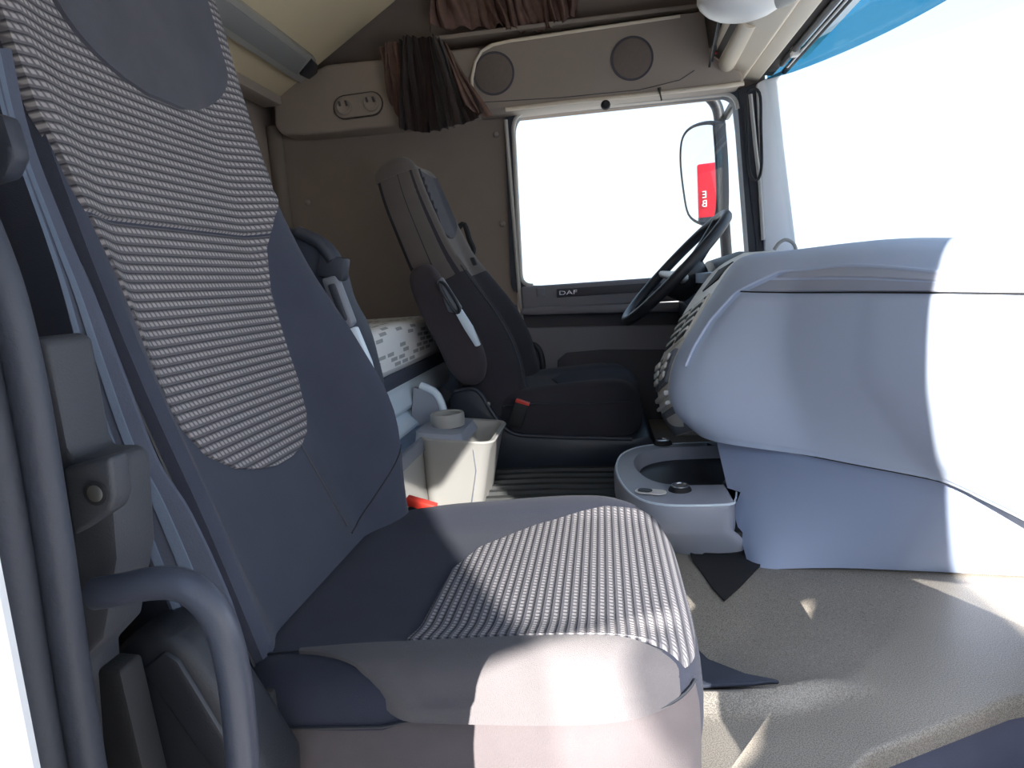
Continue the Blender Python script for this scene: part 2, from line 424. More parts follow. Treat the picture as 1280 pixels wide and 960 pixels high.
# floor: moulded rubber mat over the engine tunnel, with a rolled lip on the entry side
def mat_z(x, y):
    z = 0.40
    # rolled lip curving round the footwell, and the shallow dish behind it with a crease on its right
    ax_, ay_, bx_, by_ = 0.322, 0.529, 0.548, 0.797
    L_ = math.hypot(bx_-ax_, by_-ay_)
    dl = ((bx_-ax_)*(y-ay_)-(by_-ay_)*(x-ax_))/L_          # distance to the left of the crease
    yc = 0.480+0.045*sstep(0.12, 0.32, x)**2
    fade = 1-sstep(0.24, 0.36, x)
    z += 0.022*math.exp(-((y-yc)/0.020)**2)*fade
    dish = min(1.0, max(0.0, dl)/0.20)
    z -= 0.040*dish*(1-sstep(0.60, 0.92, y))*sstep(yc-0.01, yc+0.045, y)
    return z
def mat_pt(u, v):
    x = -0.55+1.65*u
    ye = lin([-0.55, 0.25, 0.30, 0.52, 0.75, 1.1], [0.335, 0.335, 0.385, 0.498, 0.56, 0.59], x)
    y = ye+(2.42-ye)*(v**1.35)
    z = mat_z(x, y)
    e = (y-ye)
    if e < 0.008: z -= 0.008*(1-e/0.008)**2
    return (x, y, z)
struct(grid('floor', mat_pt, 130, 170, M_MAT, None, None, (0, 0, -0.02)))
struct(grid('trim_1', lambda u, v: (-0.55+1.65*u, lin([-0.55, 0.25, 0.30, 0.52, 0.75, 1.1], [0.345, 0.345, 0.395, 0.508, 0.57, 0.60], -0.55+1.65*u), 0.385-0.26*v), 60, 4, mat('well_side_lining', srgb(84, 88, 108), 0.9, 400, 0.3, 0.1, 20), None, None, (0, 0.02, 0)))
stepm = mat('step_carpet', srgb(128, 124, 134), 0.95, 260, 0.8, 0.2, 60)
struct(box('trim_2', (-0.45, -0.02, 0.06), (1.1, 0.60, 0.13), stepm, None, 0.01))
# rear wall, ceiling, driver's side wall
struct(box('wall_rear', (XR-0.05, -0.05, 0.1), (XR, 2.55, 2.4), M_WALL, None, 0))
struct(box('ceiling', (XR-0.05, -0.06, 2.30), (0.80, 2.54, 2.36), M_CEIL, None, 0))
wl = struct(box('wall_left', (XR-0.02, YL, 0.1), (-0.355, YL+0.10, 1.72), M_WALL, None, 0))
struct(box('trim_3', (XR-0.02, YL+0.02, 1.68), (0.66, YL+0.14, 2.35), M_WALL, None, 0))
for p in [(620, 168), (628, 280)]:
    pass
struct(box('trim_27', (XR, -0.01, 0.26), (-0.50, 2.4, 0.36), M_BLK, None, 0))
for P in [(-0.397, 2.395, 1.604), (-0.396, 2.395, 1.248), (-1.234, 2.395, 1.405)]:
    lathe('wall_stud', [(0.0, 0.012), (0.007, 0.011), (0.012, 0.004), (0.013, 0.0), (0.013, -0.006)], (P[0], YL-0.002, P[2]), (0, -1, 0), M_CONS, wl, 14)
# corner post between rear wall and side wall
struct(tube('trim_4', [(XR+0.02, YL-0.02, 0.3), (XR+0.02, YL-0.02, 1.72)], 0.035, mat('corner_post_lining', srgb(126, 115, 104), 0.8, 300, 0.2), None, 12))
# passenger side: body above and behind the entry, windscreen post
struct(box('wall_right', (XR-0.05, -0.07, 0.1), (-0.445, -0.01, 2.4), M_WALL, None, 0))
struct(box('trim_5', (-0.46, -0.07, 1.80), (0.80, -0.01, 2.4), M_WALL, None, 0))
struct(prism('trim_6', [(0.70, -0.07, 1.82), (0.82, -0.07, 1.82), (0.98, -0.07, 1.02), (1.05, -0.07, 0.1), (0.80, -0.07, 0.1), (0.80, -0.07, 1.0), (0.78, -0.07, 1.15), (0.745, -0.07, 1.37)], (0, 0.07, 0), M_CONS, None, 0.01))
# front: panel below the windscreen and its roof header
struct(box('wall_front', (1.08, -0.05, 0.1), (1.13, 2.55, 0.92), M_BLK, None, 0))
struct(box('trim_7', (0.72, -0.06, 1.76), (0.80, 2.38, 2.36), M_PAINT, None, 0))

# driver's door: frame ring, leaf panel, pockets
door = struct(thing('door_1', 'd', 'x', (0.1, YL, 0.4)))
for k in ('label', 'category'): del door[k]
def round_poly(P, R, n=8):
    """outline with rounded corners in the plane of the door (x,z)"""
    out = []; k = len(P)
    for i in range(k):
        a, b, c = Vector(P[i-1]), Vector(P[i]), Vector(P[(i+1) % k]); r = R[i]
        u, v = (a-b).normalized(), (c-b).normalized(); p, q = b+u*r, b+v*r
        for t in range(n+1):
            f = t/n; out.append((p*(1-f)**2+b*2*f*(1-f)+q*f*f))
    return out
inner = round_poly([(0.122, 2.4, 0.959), (-0.334, 2.4, 0.99), (-0.323, 2.4, 1.682), (0.547, 2.4, 1.665), (0.59, 2.4, 0.93)], (0.001, 0.05, 0.075, 0.06, 0.05))
outer = round_poly([(0.121, 2.4, 0.926), (-0.377, 2.4, 0.959), (-0.357, 2.4, 1.716), (0.584, 2.4, 1.693), (0.636, 2.4, 0.895)], (0.001, 0.05, 0.09, 0.075, 0.05))
def ring_plate(name, a, b, y0, y1, material, parent):
    V = [(p[0], y0, p[2]) for p in a]+[(p[0], y0, p[2]) for p in b]+[(p[0], y1, p[2]) for p in a]+[(p[0], y1, p[2]) for p in b]
    k = len(a); F = []
    for i in range(k):
        j = (i+1) % k
        F += [(i, j, k+j, k+i), (2*k+i, 3*k+i, 3*k+j, 2*k+j), (i, 2*k+i, 2*k+j, j), (k+i, k+j, 3*k+j, 3*k+i)]
    bm = bmesh.new(); vs_ = [bm.verts.new(v) for v in V]
    for f in F: bm.faces.new([vs_[q] for q in f])
    return frombm(name, bm, material, parent)
ring_plate('window_frame', inner, outer, YL-0.015, YL+0.07, M_SEAL, door)
M_FRAMEL = mat('light_door_seal', srgb(196, 192, 186), 0.5, 200, 0.1)
tube('window_seal', [(p[0], YL-0.012, p[2]) for p in inner[9:36]], 0.0085, M_FRAMEL, door, 8)
gl = prism('window_pane', [(p[0], YL+0.03, p[2]) for p in inner], (0, 0.004, 0), M_GLASS, door)
tube('edge_seal', [(-0.352, 2.385, 1.654), (-0.348, 2.385, 1.339), (-0.344, 2.385, 1.014), (-0.336, 2.385, 0.779), (-0.335, 2.385, 0.591)], 0.008, M_FRAMEL, door, 8)
# leaf: upper sill band, recessed band, main panel
xa, xb = -0.335, 0.66
box('sill_panel', (xa, YL-0.035, 0.885), (xb, YL+0.05, 0.985), M_DOOR, door, 0.012, 3)
prism('recessed_band', [(xa, YL-0.02, 0.80), (xb, YL-0.02, 0.77), (xb, YL-0.02, 0.86), (xa, YL-0.02, 0.89)], (0, 0.06, 0), M_DOORD, door, 0.004)
prism('arm_ledge', [(xa, YL-0.07, 0.868), (xb, YL-0.07, 0.83), (xb, YL-0.07, 0.87), (xa, YL-0.07, 0.90)], (0, 0.08, 0), M_DOOR, door, 0.012)
prism('main_panel', [(xa, YL-0.03, 0.36), (xb, YL-0.03, 0.36), (xb, YL-0.03, 0.775), (xa, YL-0.03, 0.815)], (0, 0.09, 0), M_DOOR, door, 0.01)
prism('pocket_panel', [(-0.21, YL-0.036, 0.40), (0.45, YL-0.036, 0.40), (0.45, YL-0.036, 0.68), (0.0, YL-0.036, 0.705), (-0.16, YL-0.036, 0.70), (-0.20, YL-0.036, 0.67)], (0, 0.03, 0), M_DOORD, door, 0.006)
tube('door_grab_handle', [(-0.335, YL-0.05, 0.735), (-0.29, YL-0.07, 0.745), (-0.262, YL-0.075, 0.70), (-0.258, YL-0.075, 0.60), (-0.258, YL-0.05, 0.45)], 0.012, M_BLK, door, 10, 20)
bp = box('badge_plate', (-0.186, 2.36, 0.931), tuple(a+b for a, b in zip((-0.186, 2.36, 0.931), (0.42, 0.006, 0.035))), M_DOORD, door, 0.003)
text_mesh('badge_lettering', 'DAF', 0.028, 0.0015, Matrix.Translation((-0.139, 2.356, 0.948)) @ Matrix.Rotation(PI/2, 4, 'X') @ Matrix.Diagonal((1.45, 0.85, 1, 1)), M_CHROME, bp)
box('lock_switch', (-0.269, 2.362, 0.94), tuple(a+b for a, b in zip((-0.269, 2.362, 0.94), (0.035, 0.01, 0.035))), M_DOOR, door, 0.003)
# post in front of the driver's door
struct(prism('trim_8', [(0.616, 2.36, 1.685), (0.729, 2.36, 1.73), (0.691, 2.36, 1.688), (0.713, 2.36, 1.455), (0.754, 2.36, 1.092), (0.777, 2.36, 0.78), (0.641, 2.36, 0.788), (0.638, 2.36, 1.101)], (0, 0.16, 0), mat('post_trim', srgb(236, 236, 240), 0.5, 500, 0.1), None, 0.008))
struct(prism('trim_9', [(0.55, 2.38, 1.674), (0.626, 2.38, 1.695), (0.655, 2.38, 1.101), (0.666, 2.38, 0.721), (0.614, 2.38, 0.724), (0.607, 2.38, 1.104)], (0, 0.14, 0), M_SEAL, None, 0.006))

# windscreen and exterior visor
def ws_x(y, z):
    q = (y-1.2)/1.2
    return (0.98-0.26*abs(q)**2.6)-0.10*(z-1.05)/0.65
struct(grid('window_1', lambda u, v: (ws_x(-0.0+2.42*u, 1.0+0.75*v), -0.0+2.42*u, 1.0+0.75*v), 24, 6, M_GLASS, None, None, (0.005, 0, 0)))

# header above the windscreen: stepped strips running right across the cab
struct(sweepy('trim_10', [(0.43, 1.78), (0.48, 1.735), (0.566, 1.70), (0.575, 1.715), (0.56, 2.32), (0.43, 2.32)], 0.0, 2.40, M_HEAD, None, 0.008))
struct(sweepy('trim_11', [(0.575, 1.712), (0.628, 1.700), (0.638, 1.712), (0.64, 2.32), (0.575, 2.32)], 0.0, 2.40, M_HEAD, None, 0.005))
struct(sweepy('trim_12', [(0.640, 1.722), (0.682, 1.714), (0.69, 1.73), (0.69, 2.32), (0.64, 2.32)], 0.0, 2.40, M_HEADD, None, 0.003))
struct(tube('trim_13', [(0.716, 0.0, 1.716), (0.716, 2.36, 1.716)], 0.011, M_BLKR, None, 10))
sb = thing('sun_blind', 'rolled dark sun blind with chrome clip along the top of the windscreen', 'blind', (0.675, 1.2, 1.70))
tube('blind_roll', [(0.672, 0.1, 1.706), (0.672, 2.22, 1.706)], 0.010, M_BLK, sb, 12)
tube('bottom_bar', [(0.690, 0.1, 1.694), (0.690, 2.22, 1.694)], 0.004, M_CHROME, sb, 8)
box('clip', (0.664, 2.06, 1.686), (0.69, 2.09, 1.716), M_SILV, sb, 0.003)

# ------------------------------------------------------------------ overhead console on the driver's side
cons = struct(thing('trim_14', 'x', 'x', (-0.4, 2.3, 1.66)))
for k in ('label', 'category'): del cons[k]
YC = 2.28
rear_o = [(-1.277, 2.28, 1.821), (-1.236, 2.28, 1.847), (-1.039, 2.28, 1.911), (-0.802, 2.28, 1.906), (-0.544, 2.28, 1.909), (-0.419, 2.28, 1.907), (-0.399, 2.28, 1.671), (-0.566, 2.28, 1.66), (-0.762, 2.28, 1.65), (-1.164, 2.28, 1.655), (-1.259, 2.28, 1.664), (-1.286, 2.28, 1.698)]
front_o = [(-0.472, 2.28, 1.755), (-0.459, 2.28, 1.83), (-0.426, 2.28, 1.887), (-0.381, 2.28, 1.911), (-0.293, 2.28, 1.921), (0.331, 2.28, 1.933), (0.439, 2.28, 1.934), (0.471, 2.28, 1.856), (0.553, 2.28, 1.687), (0.544, 2.28, 1.668), (0.496, 2.28, 1.665), (0.176, 2.28, 1.667), (-0.125, 2.28, 1.669), (-0.45, 2.28, 1.664)]
prism('rear_section', rear_o, (0, 0.16, 0), M_CONS, cons, 0.014, 3)
prism('front_section', [(x, y-0.012, z) for x, y, z in front_o], (0, 0.17, 0), M_CONS, cons, 0.014, 3)
tube('ledge_highlight', [(-0.46, 2.262, 1.731), (-0.456, 2.262, 1.789), (-0.439, 2.262, 1.846), (-0.411, 2.262, 1.883), (-0.366, 2.262, 1.901), (-0.292, 2.262, 1.907), (0.009, 2.262, 1.914), (0.329, 2.262, 1.921)], 0.006, M_HEAD, cons, 8)  # pale tube paints the highlight along the ledge
tube('bottom_rail', [(-0.334, 2.262, 1.663), (-0.124, 2.262, 1.665), (0.175, 2.262, 1.663), (0.478, 2.262, 1.662), (0.549, 2.262, 1.665)], 0.008, M_HEAD, cons, 8)
tube('seam', [(-0.432, 2.267, 1.7), (-0.124, 2.267, 1.686), (0.176, 2.267, 1.683), (0.322, 2.267, 1.702), (0.375, 2.267, 1.73)], 0.0016, M_DOORD, cons, 6)
for P, r in zip([(-0.371, 2.265, 1.799), (0.151, 2.265, 1.796)], (0.080, 0.079)):
    lathe('speaker_rim', [(r, 0.0), (r, 0.0012), (r-0.003, 0.0016), (r-0.0045, 0.0005), (r-0.0045, -0.004)], (P[0], 2.266, P[2]), (0, -1, 0), M_DOORD, cons, 40)
    lathe('speaker_grille', [(r-0.008, -0.004), (r-0.009, 0.002), (r*0.75, 0.004), (r*0.4, 0.006), (0.0, 0.0065)], (P[0], 2.266, P[2]), (0, -1, 0), M_SPK, cons, 40)
# coat hook plate
hk = thing('coat_hook_plate', 'oval grey plate with two round coat hooks on the wall console', 'hook', (-0.926, 2.275, 1.741))
def capsule(p, q, r, n=10):
    p, q = Vector(p), Vector(q); d = (q-p).normalized(); s = Vector((-d.z, 0, d.x)); out = []
    for i in range(n+1): a = PI/2+PI*i/n; out.append(p+d*(math.cos(a)*r)+s*(math.sin(a)*r))
    for i in range(n+1): a = -PI/2+PI*i/n; out.append(q+d*(math.cos(a)*r)+s*(math.sin(a)*r))
    return out
hp = [(-0.981, 2.272, 1.74), (-0.868, 2.272, 1.743)]
prism('plate', capsule(hp[0], hp[1], 0.042), (0, 0.012, 0), M_CONS, hk, 0.003)
prism('plate_rim', capsule(hp[0], hp[1], 0.047), (0, 0.008, 0), M_HEADD, hk, 0.003).location = (0, 0.003, 0)
for P in hp:
    lathe('hook', [(0.031, 0.0), (0.031, 0.008), (0.026, 0.010), (0.020, 0.006), (0.0, 0.004)], (P[0], P[1], P[2]), (0, -1, 0), M_CONS, hk, 24)
    tube('hook_slot', [(P[0]-0.016, P[1]-0.009, P[2]+0.02), (P[0]-0.012, P[1]-0.012, P[2]+0.004)], 0.0045, M_DOORD, hk, 8)
    tube('hook_slot', [(P[0]+0.010, P[1]-0.009, P[2]+0.02), (P[0]+0.016, P[1]-0.012, P[2]+0.002)], 0.0045, M_DOORD, hk, 8)

# upper recess and the curtain gathered in it
struct(box('trim_15', (-0.62, 2.30, 1.955), (0.47, 2.43, 1.972), M_CONS, None, 0.004))
def pleats(name, top, bot, n, depth, material, parent, rows=14, seed=1, frill=0.0, cols=8):
    """gathered cloth between a top and a bottom edge: n folds of given depth, with thickness"""
    rnd = random.Random(seed); ph = [rnd.uniform(0.7, 1.3) for _ in range(n+2)]
    cum = [0.0]
    for i in range(n+1): cum.append(cum[-1]+ph[i])
    tot = cum[n]
    def fn(u, v):
        a = Vector(cr(top, u)); b = Vector(cr(bot, u))
        p = a.lerp(b, v)
        x = u*tot; k = 0
        while k < n-1 and cum[k+1] <= x: k += 1
        f = (x-cum[k])/max(1e-6, cum[k+1]-cum[k])
        w_ = math.sin(PI*f)
        d = depth*(0.55+0.45*ph[k])*(w_**0.8)*(0.7+0.5*math.sin(2.2*v+k))
        sway = 0.006*math.sin(5*v+1.7*k)
        z = p.z+(frill*math.sin(u*60+seed)*v)
        return (p.x+sway, p.y-d, z)
    return grid(name, fn, n*cols, rows, material, parent, None, (0, 0.008, 0))
ct = thing('tied_curtain', 'dark brown pleated curtain gathered in a bunch beside the wall speaker', 'curtain', (-0.58, 2.2, 1.60))
pleats('curtain_cloth', [(-0.719, 2.235, 1.944), (-0.649, 2.235, 1.947), (-0.575, 2.235, 1.939), (-0.549, 2.235, 1.913)], [(-0.735, 2.215, 1.618), (-0.635, 2.215, 1.597), (-0.508, 2.215, 1.608), (-0.409, 2.215, 1.645)], 11, 0.045, M_CURT, ct, 18, 3)
pleats('lining_edge', [(-0.809, 2.25, 1.929), (-0.782, 2.25, 1.938), (-0.756, 2.25, 1.941), (-0.724, 2.25, 1.943)], [(-0.777, 2.24, 1.759), (-0.765, 2.24, 1.692), (-0.749, 2.24, 1.655), (-0.73, 2.24, 1.62)], 4, 0.03, M_CURTL, ct, 12, 5)
pleats('front_hem', [(-0.574, 2.23, 1.934), (-0.557, 2.23, 1.921), (-0.539, 2.23, 1.907), (-0.517, 2.23, 1.879)], [(-0.478, 2.205, 1.684), (-0.443, 2.205, 1.652), (-0.414, 2.205, 1.631), (-0.383, 2.205, 1.631)], 3, 0.022, M_CURTL, ct, 12, 9)
uc = pleats('window_curtain', [(-0.619, 2.35, 2.165), (-0.412, 2.35, 2.157), (-0.225, 2.35, 2.148), (-0.026, 2.35, 2.143)], [(-0.612, 2.33, 2.004), (-0.421, 2.33, 1.988), (-0.266, 2.33, 1.958), (-0.142, 2.33, 1.955), (-0.036, 2.33, 2.0)], 16, 0.05, M_CURTL, None, 12, 11, 0.008)
tag(uc, 'reddish grey ruffled curtain bunched along the top above the wall speakers', 'curtain')

# ------------------------------------------------------------------ folded upper bunk
bk = thing('upper_bunk', 'beige folded upper bunk board with a long grey handle, behind the passenger seat', 'bunk', (-1.2, 1.3, 1.80))
sl = (0.586)
def bz(x): return 1.818+(x+1.232)*sl
nrm = Vector((-sl, 0, 1)).normalized()
prism('board', [(-1.262, 0.05, bz(-1.262)), (-0.55, 0.05, bz(-0.55)), (-0.55, 2.29, bz(-0.55)), (-1.262, 2.29, bz(-1.262))], nrm*0.08, M_BEIGE, bk, 0.012)
box('hinge_rail', (-1.33, 0.05, 1.775), (-1.245, 2.29, 1.835), M_CONS, bk, 0.008)
def onb(x, y, h): return Vector((x, y, bz(x)))-nrm*h
hx0, hx1 = -1.155, -1.055
hp_ = [onb(hx0, 1.45, 0), onb(hx1, 1.45, 0), onb(hx1, 2.18, 0), onb((hx0+hx1)/2+0.02, 2.235, 0), onb(hx0, 2.24, 0)]
hb = prism('handle_bezel', hp_, -nrm*0.035, M_LGREY, bk, 0.008)
prism('handle_inset', [onb(hx0+0.022, 1.5, 0.033), onb(hx1-0.016, 1.5, 0.033), onb(hx1-0.016, 2.12, 0.033), onb(hx0+0.022, 2.16, 0.033)], -nrm*0.006, mat('handle_inset_grey', srgb(136, 137, 138), 0.5, 400, 0.1), hb, 0.002)
prism('handle_latch', [onb(hx0+0.03, 2.165, 0.030), onb(hx1-0.004, 2.14, 0.030), onb(hx1-0.006, 2.19, 0.030), onb((hx0+hx1)/2+0.02, 2.238, 0.030), onb(hx0+0.035, 2.235, 0.030)], -nrm*0.014, M_BLK, hb, 0.003)

# ------------------------------------------------------------------ lower bunk with mattress
bn = thing('lower_bunk', 'blue-grey trimmed lower bunk frame behind the two seats', 'bunk', (-0.8, 1.2, 0.3))
XB = -0.60
sweepy('front_trim', [(XB-0.05, 0.640), (XB-0.005, 0.640), (XB+0.012, 0.66), (XB+0.004, 0.715), (XB-0.02, 0.735), (XB-0.05, 0.735)], 0.92, 2.05, M_MINT, bn, 0.006)
sweepy('lower_trim', [(XB-0.05, 0.555), (XB+0.02, 0.565), (XB+0.028, 0.60), (XB-0.01, 0.64), (XB-0.05, 0.64)], 0.92, 2.02, M_MINT, bn, 0.006)
box('base_box', (XR+0.004, 0.92, 0.30), (XB-0.03, 2.38, 0.72), M_MGREY, bn, 0.01)
sweepy('dark_gap', [(XB-0.10, 0.72), (XB-0.008, 0.72), (XB-0.008, 0.765), (XB-0.10, 0.765)], 0.92, 2.06, M_BELT, bn, 0.004)
def matt(u, v):
    # v runs from the lower front edge up over the rounded edge and back across the top; far end rolls down
    L1, R, top, yn, yf = 0.085, 0.035, 0.905, 0.90, 2.12
    s = v*(L1+R*PI/2+0.66)
    if s < L1: x, z = XB, 0.785+s-0.0
    elif s < L1+R*PI/2:
        a = (s-L1)/R; x, z = XB-R+R*math.cos(a), 0.785+L1+R*math.sin(a)
    else: x, z = XB-R-(s-L1-R*PI/2), 0.785+L1+R
    y = yn+(yf-yn)*u
    e = max(0.0, (y-(yf-0.05))/0.05)
    z -= (z-0.765)*0.55*(1-math.sqrt(max(0.0, 1-e*e)))
    z += 0.004*math.sin(y*9)*sstep(0.80, 0.86, z)
    return (x, y, z)
mt = grid('mattress', matt, 60, 60, M_MATT, None, lambda u, v: (1.22*u, v*0.80), (-0.02, 0, -0.02))
tag(mt, 'off-white mattress printed with grey dashes lying on the lower bunk', 'mattress')

# ------------------------------------------------------------------ seats
def back_mesh(B, name, parent, material):
    rings = [B.ring(s) for s in [i/40 for i in range(41)]]
    for k in range(1, 6):
        a = k/5*PI/2
        rings.append(B.ring(1.0, max(0.12, math.cos(a)), 0.055*math.sin(a)))
    return loft(name, rings, material, parent)
def back_panel(B, name, s0, s1, vl, vr, material, parent, lift=0.004, nu=28, nv=48):
    """upholstery panel sewn on the seat back between side curves vl(s), vr(s); its rim tucks into the seam"""
    def fn(u, v):
        h = lift if 0.001 < u < 0.999 and 0.001 < v < 0.999 else -0.003
        u, v = rim(u, nu), rim(v, nv); s = s0+(s1-s0)*v; a, b = vl(s), vr(s)
        return B.front(s, a+(b-a)*u, h)
    L = 1.15
    def uvf(u, v):
        u, v = rim(u, nu), rim(v, nv); s = s0+(s1-s0)*v; a, b = vl(s), vr(s)
        return ((a+(b-a)*u)*cr(B.w, s), s*L)
    return grid(name, fn, nu, nv, material, parent, uvf)
def cushion_mesh(K, name, parent, material, bottom=0.43):
    N = 128; rings = []
    def ringat(r, z=None, sc=1.0):
        out = []
        for i in range(N):
            x, y = K.edge(2*PI*i/N); X, Y = K.cx+x*r*sc, K.cy+y*r*sc
            out.append((X, Y, K.top(X, Y) if z is None else z))
        return out
    for r in (0.02, 0.15, 0.3, 0.45, 0.6, 0.72, 0.8, 0.86, 0.90, 0.935, 0.96, 0.98, 0.992, 0.9999): rings.append(ringat(r))
    zt = K.z0-0.05
    for k, sc in ((0.12, 1.006), (0.35, 1.012), (0.6, 1.010), (0.85, 0.998), (1.0, 0.97)):
        rings.append([(K.cx+(p[0]-K.cx)*sc, K.cy+(p[1]-K.cy)*sc, p[2]+(bottom-p[2])*k) for p in ringat(0.9999)])
    return loft(name, rings, material, parent)
def cushion_panel(K, name, xr, y0, y1, parent, material, lift=0.004, rmax=0.995):
    def pt(u, v):
        u, v = rim(u, 44), rim(v, 60); y = y0+(y1-y0)*u; x0 = xr(y)
        x1 = x0
        lo, hi = x0, K.cx+K.a*1.02
        for _ in range(30):
            m_ = (lo+hi)/2
            if K.rho(m_, y) < rmax: lo = m_
            else: hi = m_
        return x0+(lo-x0)*v, y
    def fn(u, v):
        x, y = pt(u, v)
        h = lift if 0.001 < u < 0.999 and 0.001 < v < 0.999 else -0.003
        return (x, y, K.top(x, y)+h)
    return grid(name, fn, 44, 60, material, parent, lambda u, v: (pt(u, v)[1], pt(u, v)[0]))

# ---- passenger seat
ps = thing('passenger_chair', 'large grey passenger seat with woven panels, nearest the camera', 'seat', (-0.2, 0.51, 0.13))
back_mesh(PAS, 'backrest', ps, M_FABB)
S_I, V_L = [0.255, 0.262, 0.275, 0.30, 0.34, 0.40, 0.47, 0.53, 0.57, 0.61, 0.64, 1.0], [0.05, 0.22, 0.35, 0.45, 0.50, 0.52, 0.55, 0.62, 0.74, 0.91, 0.965, 0.965]
iv = lambda s: lin(S_I, V_L, s)
ivn = lambda s: lin([0.255, 0.262, 0.275, 0.30, 0.34, 0.40, 0.47, 0.572, 0.64], [0.05, 0.24, 0.42, 0.58, 0.68, 0.75, 0.83, 0.93, 0.965], s)
back_panel(PAS, 'woven_back_panel', 0.255, 0.547, lambda s: -ivn(s), iv, M_WOV, ps)
back_panel(PAS, 'woven_shoulder_panel', 0.548, 0.998, lambda s: -ivn(s), iv, M_WOV, ps, 0.004)
def hv(s):
    t = sstep(0.0, 1.0, (s-0.700)/0.10)
    return 0.68*math.sqrt(max(0.0, 1-(1-min(1.0, (s-0.700)/0.085))**2)) if s < 0.785 else 0.68
back_panel(PAS, 'headrest_panel', 0.7005, 0.995, lambda s: 0.04-hv(s), lambda s: 0.06+hv(s), M_SUEDE, ps, 0.010, 24, 40)
# seams of the plain lower back
tube('back_seam', [PAS.front(0.27-0.13*t, 0.24+0.10*t, 0.0005) for t in [i/12 for i in range(13)]], 0.0016, M_BLK, ps, 6)
tube('wing_seam', [PAS.front(0.20-0.06*math.cos(t*PI/2)*1.2, 0.36+0.5*t, 0.0005) for t in [i/14 for i in range(15)]], 0.0016, M_BLK, ps, 6)
tube('near_piping', [PAS.front(0.10+0.40*i/30, -0.97, 0.001) for i in range(31)], 0.0022, M_BLK, ps, 6)
cushion_mesh(PCU, 'seat_cushion', ps, M_FAB)
def skirt_fn(u, v):
    a = -math.pi/2-0.62+1.50*u; x, y = PCU.edge(a); k = 1.004+0.012*sstep(0, 0.25, v)+0.006*math.sin(PI*v)
    return (PCU.cx+x*k, PCU.cy+y*k, lin([0, 0.25, 0.34, 1], [0.540, 0.546, 0.556, 0.556], u)*(1-v)+0.425*v)
grid('near_skirt', skirt_fn, 60, 10, M_SKIRT, ps)
tube('skirt_seam', [Vector(skirt_fn(i/40, 0.0))+Vector((0, -0.003, 0.0)) for i in range(41)], 0.0018, M_BLK, ps, 6)
def xrp(y):
    return lin([0.30, 0.50, 0.58, 0.66, 0.70, 0.72], [-0.243, -0.24, -0.212, -0.13, -0.06, 0.0], y)
cushion_panel(PCU, 'woven_cushion_panel', xrp, 0.283, 0.718, ps, M_WOV, 0.004, 0.988)
def bolster(name, y1, x0, x1, lift, parent, material, K):
    def yedge(x):
        lo, hi = K.cy-K.b*1.01, K.cy
        for _ in range(30):
            m_ = (lo+hi)/2
            if K.rho(x, m_) > 0.999: lo = m_
            else: hi = m_
        return hi
    def fn(u, v):
        uu, vv = rim(u, 60), rim(v, 20); x = x0+(x1-x0)*uu; ye = yedge(x); k = sstep(-0.03, 0.38, uu)
        h = lift if 0.001 < u < 0.999 and 0.001 < v < 0.999 else -0.003
        a = 0.72; h *= 1-0.7*sstep(0.85, 1.0, uu)
        yl = y1-(y1-ye)*k; d = sstep(0.55, 1.0, k)
        if vv < a:
            y = y1-(y1-yl)*(vv/a)**0.8; return (x, y, K.top(x, y)+h)
        t = (vv-a)/(1-a); z0 = K.top(x, yl)
        return (x, yl-0.006*t*d-h*0.6, z0+h*(1-t)+(0.5545-z0)*t*d)
    return grid(name, fn, 60, 20, material, parent)
bolster('near_bolster_panel', 0.276, -0.37, 0.062, 0.006, ps, M_BOL, PCU)
tube('bolster_seam', [(x, 0.278, PCU.top(x, 0.278)+0.001) for x in [-0.445+0.49*i/40 for i in range(41)]], 0.0018, M_BLK, ps, 6)
box('seat_base', (-0.43, 0.25, 0.16), (0.075, 0.78, 0.45), M_BLK, ps, 0.02, 3)
# side lever and strap at the near rear foot of the cushion
tube('recline_lever', [(-0.377, 0.19, 0.603), (-0.371, 0.19, 0.594), (-0.366, 0.19, 0.583)], 0.008, M_BLK, ps, 10)
box('lever_bracket', tuple(a-b for a, b in zip((-0.381, 0.19, 0.545), (0.012, 0.0, 0.03))), tuple(a+b for a, b in zip((-0.372, 0.19, 0.563), (0.008, 0.02, 0.03))), M_BLKR, ps, 0.004)
tube('lever_pin', [(-0.364, 0.185, 0.578), (-0.356, 0.185, 0.558)], 0.004, M_STEEL, ps, 8)
# buckle with red button on the far side
bkl = box('buckle', (-0.418, 0.825, 0.48), (-0.355, 0.852, 0.572), M_BLKR, ps, 0.006, 2, Matrix.Rotation(math.radians(18), 3, 'Y'))
box('red_release', (-0.410, 0.827, 0.568), (-0.347, 0.850, 0.587), M_RED, bkl, 0.004, 2, Matrix.Rotation(math.radians(18), 3, 'Y'))
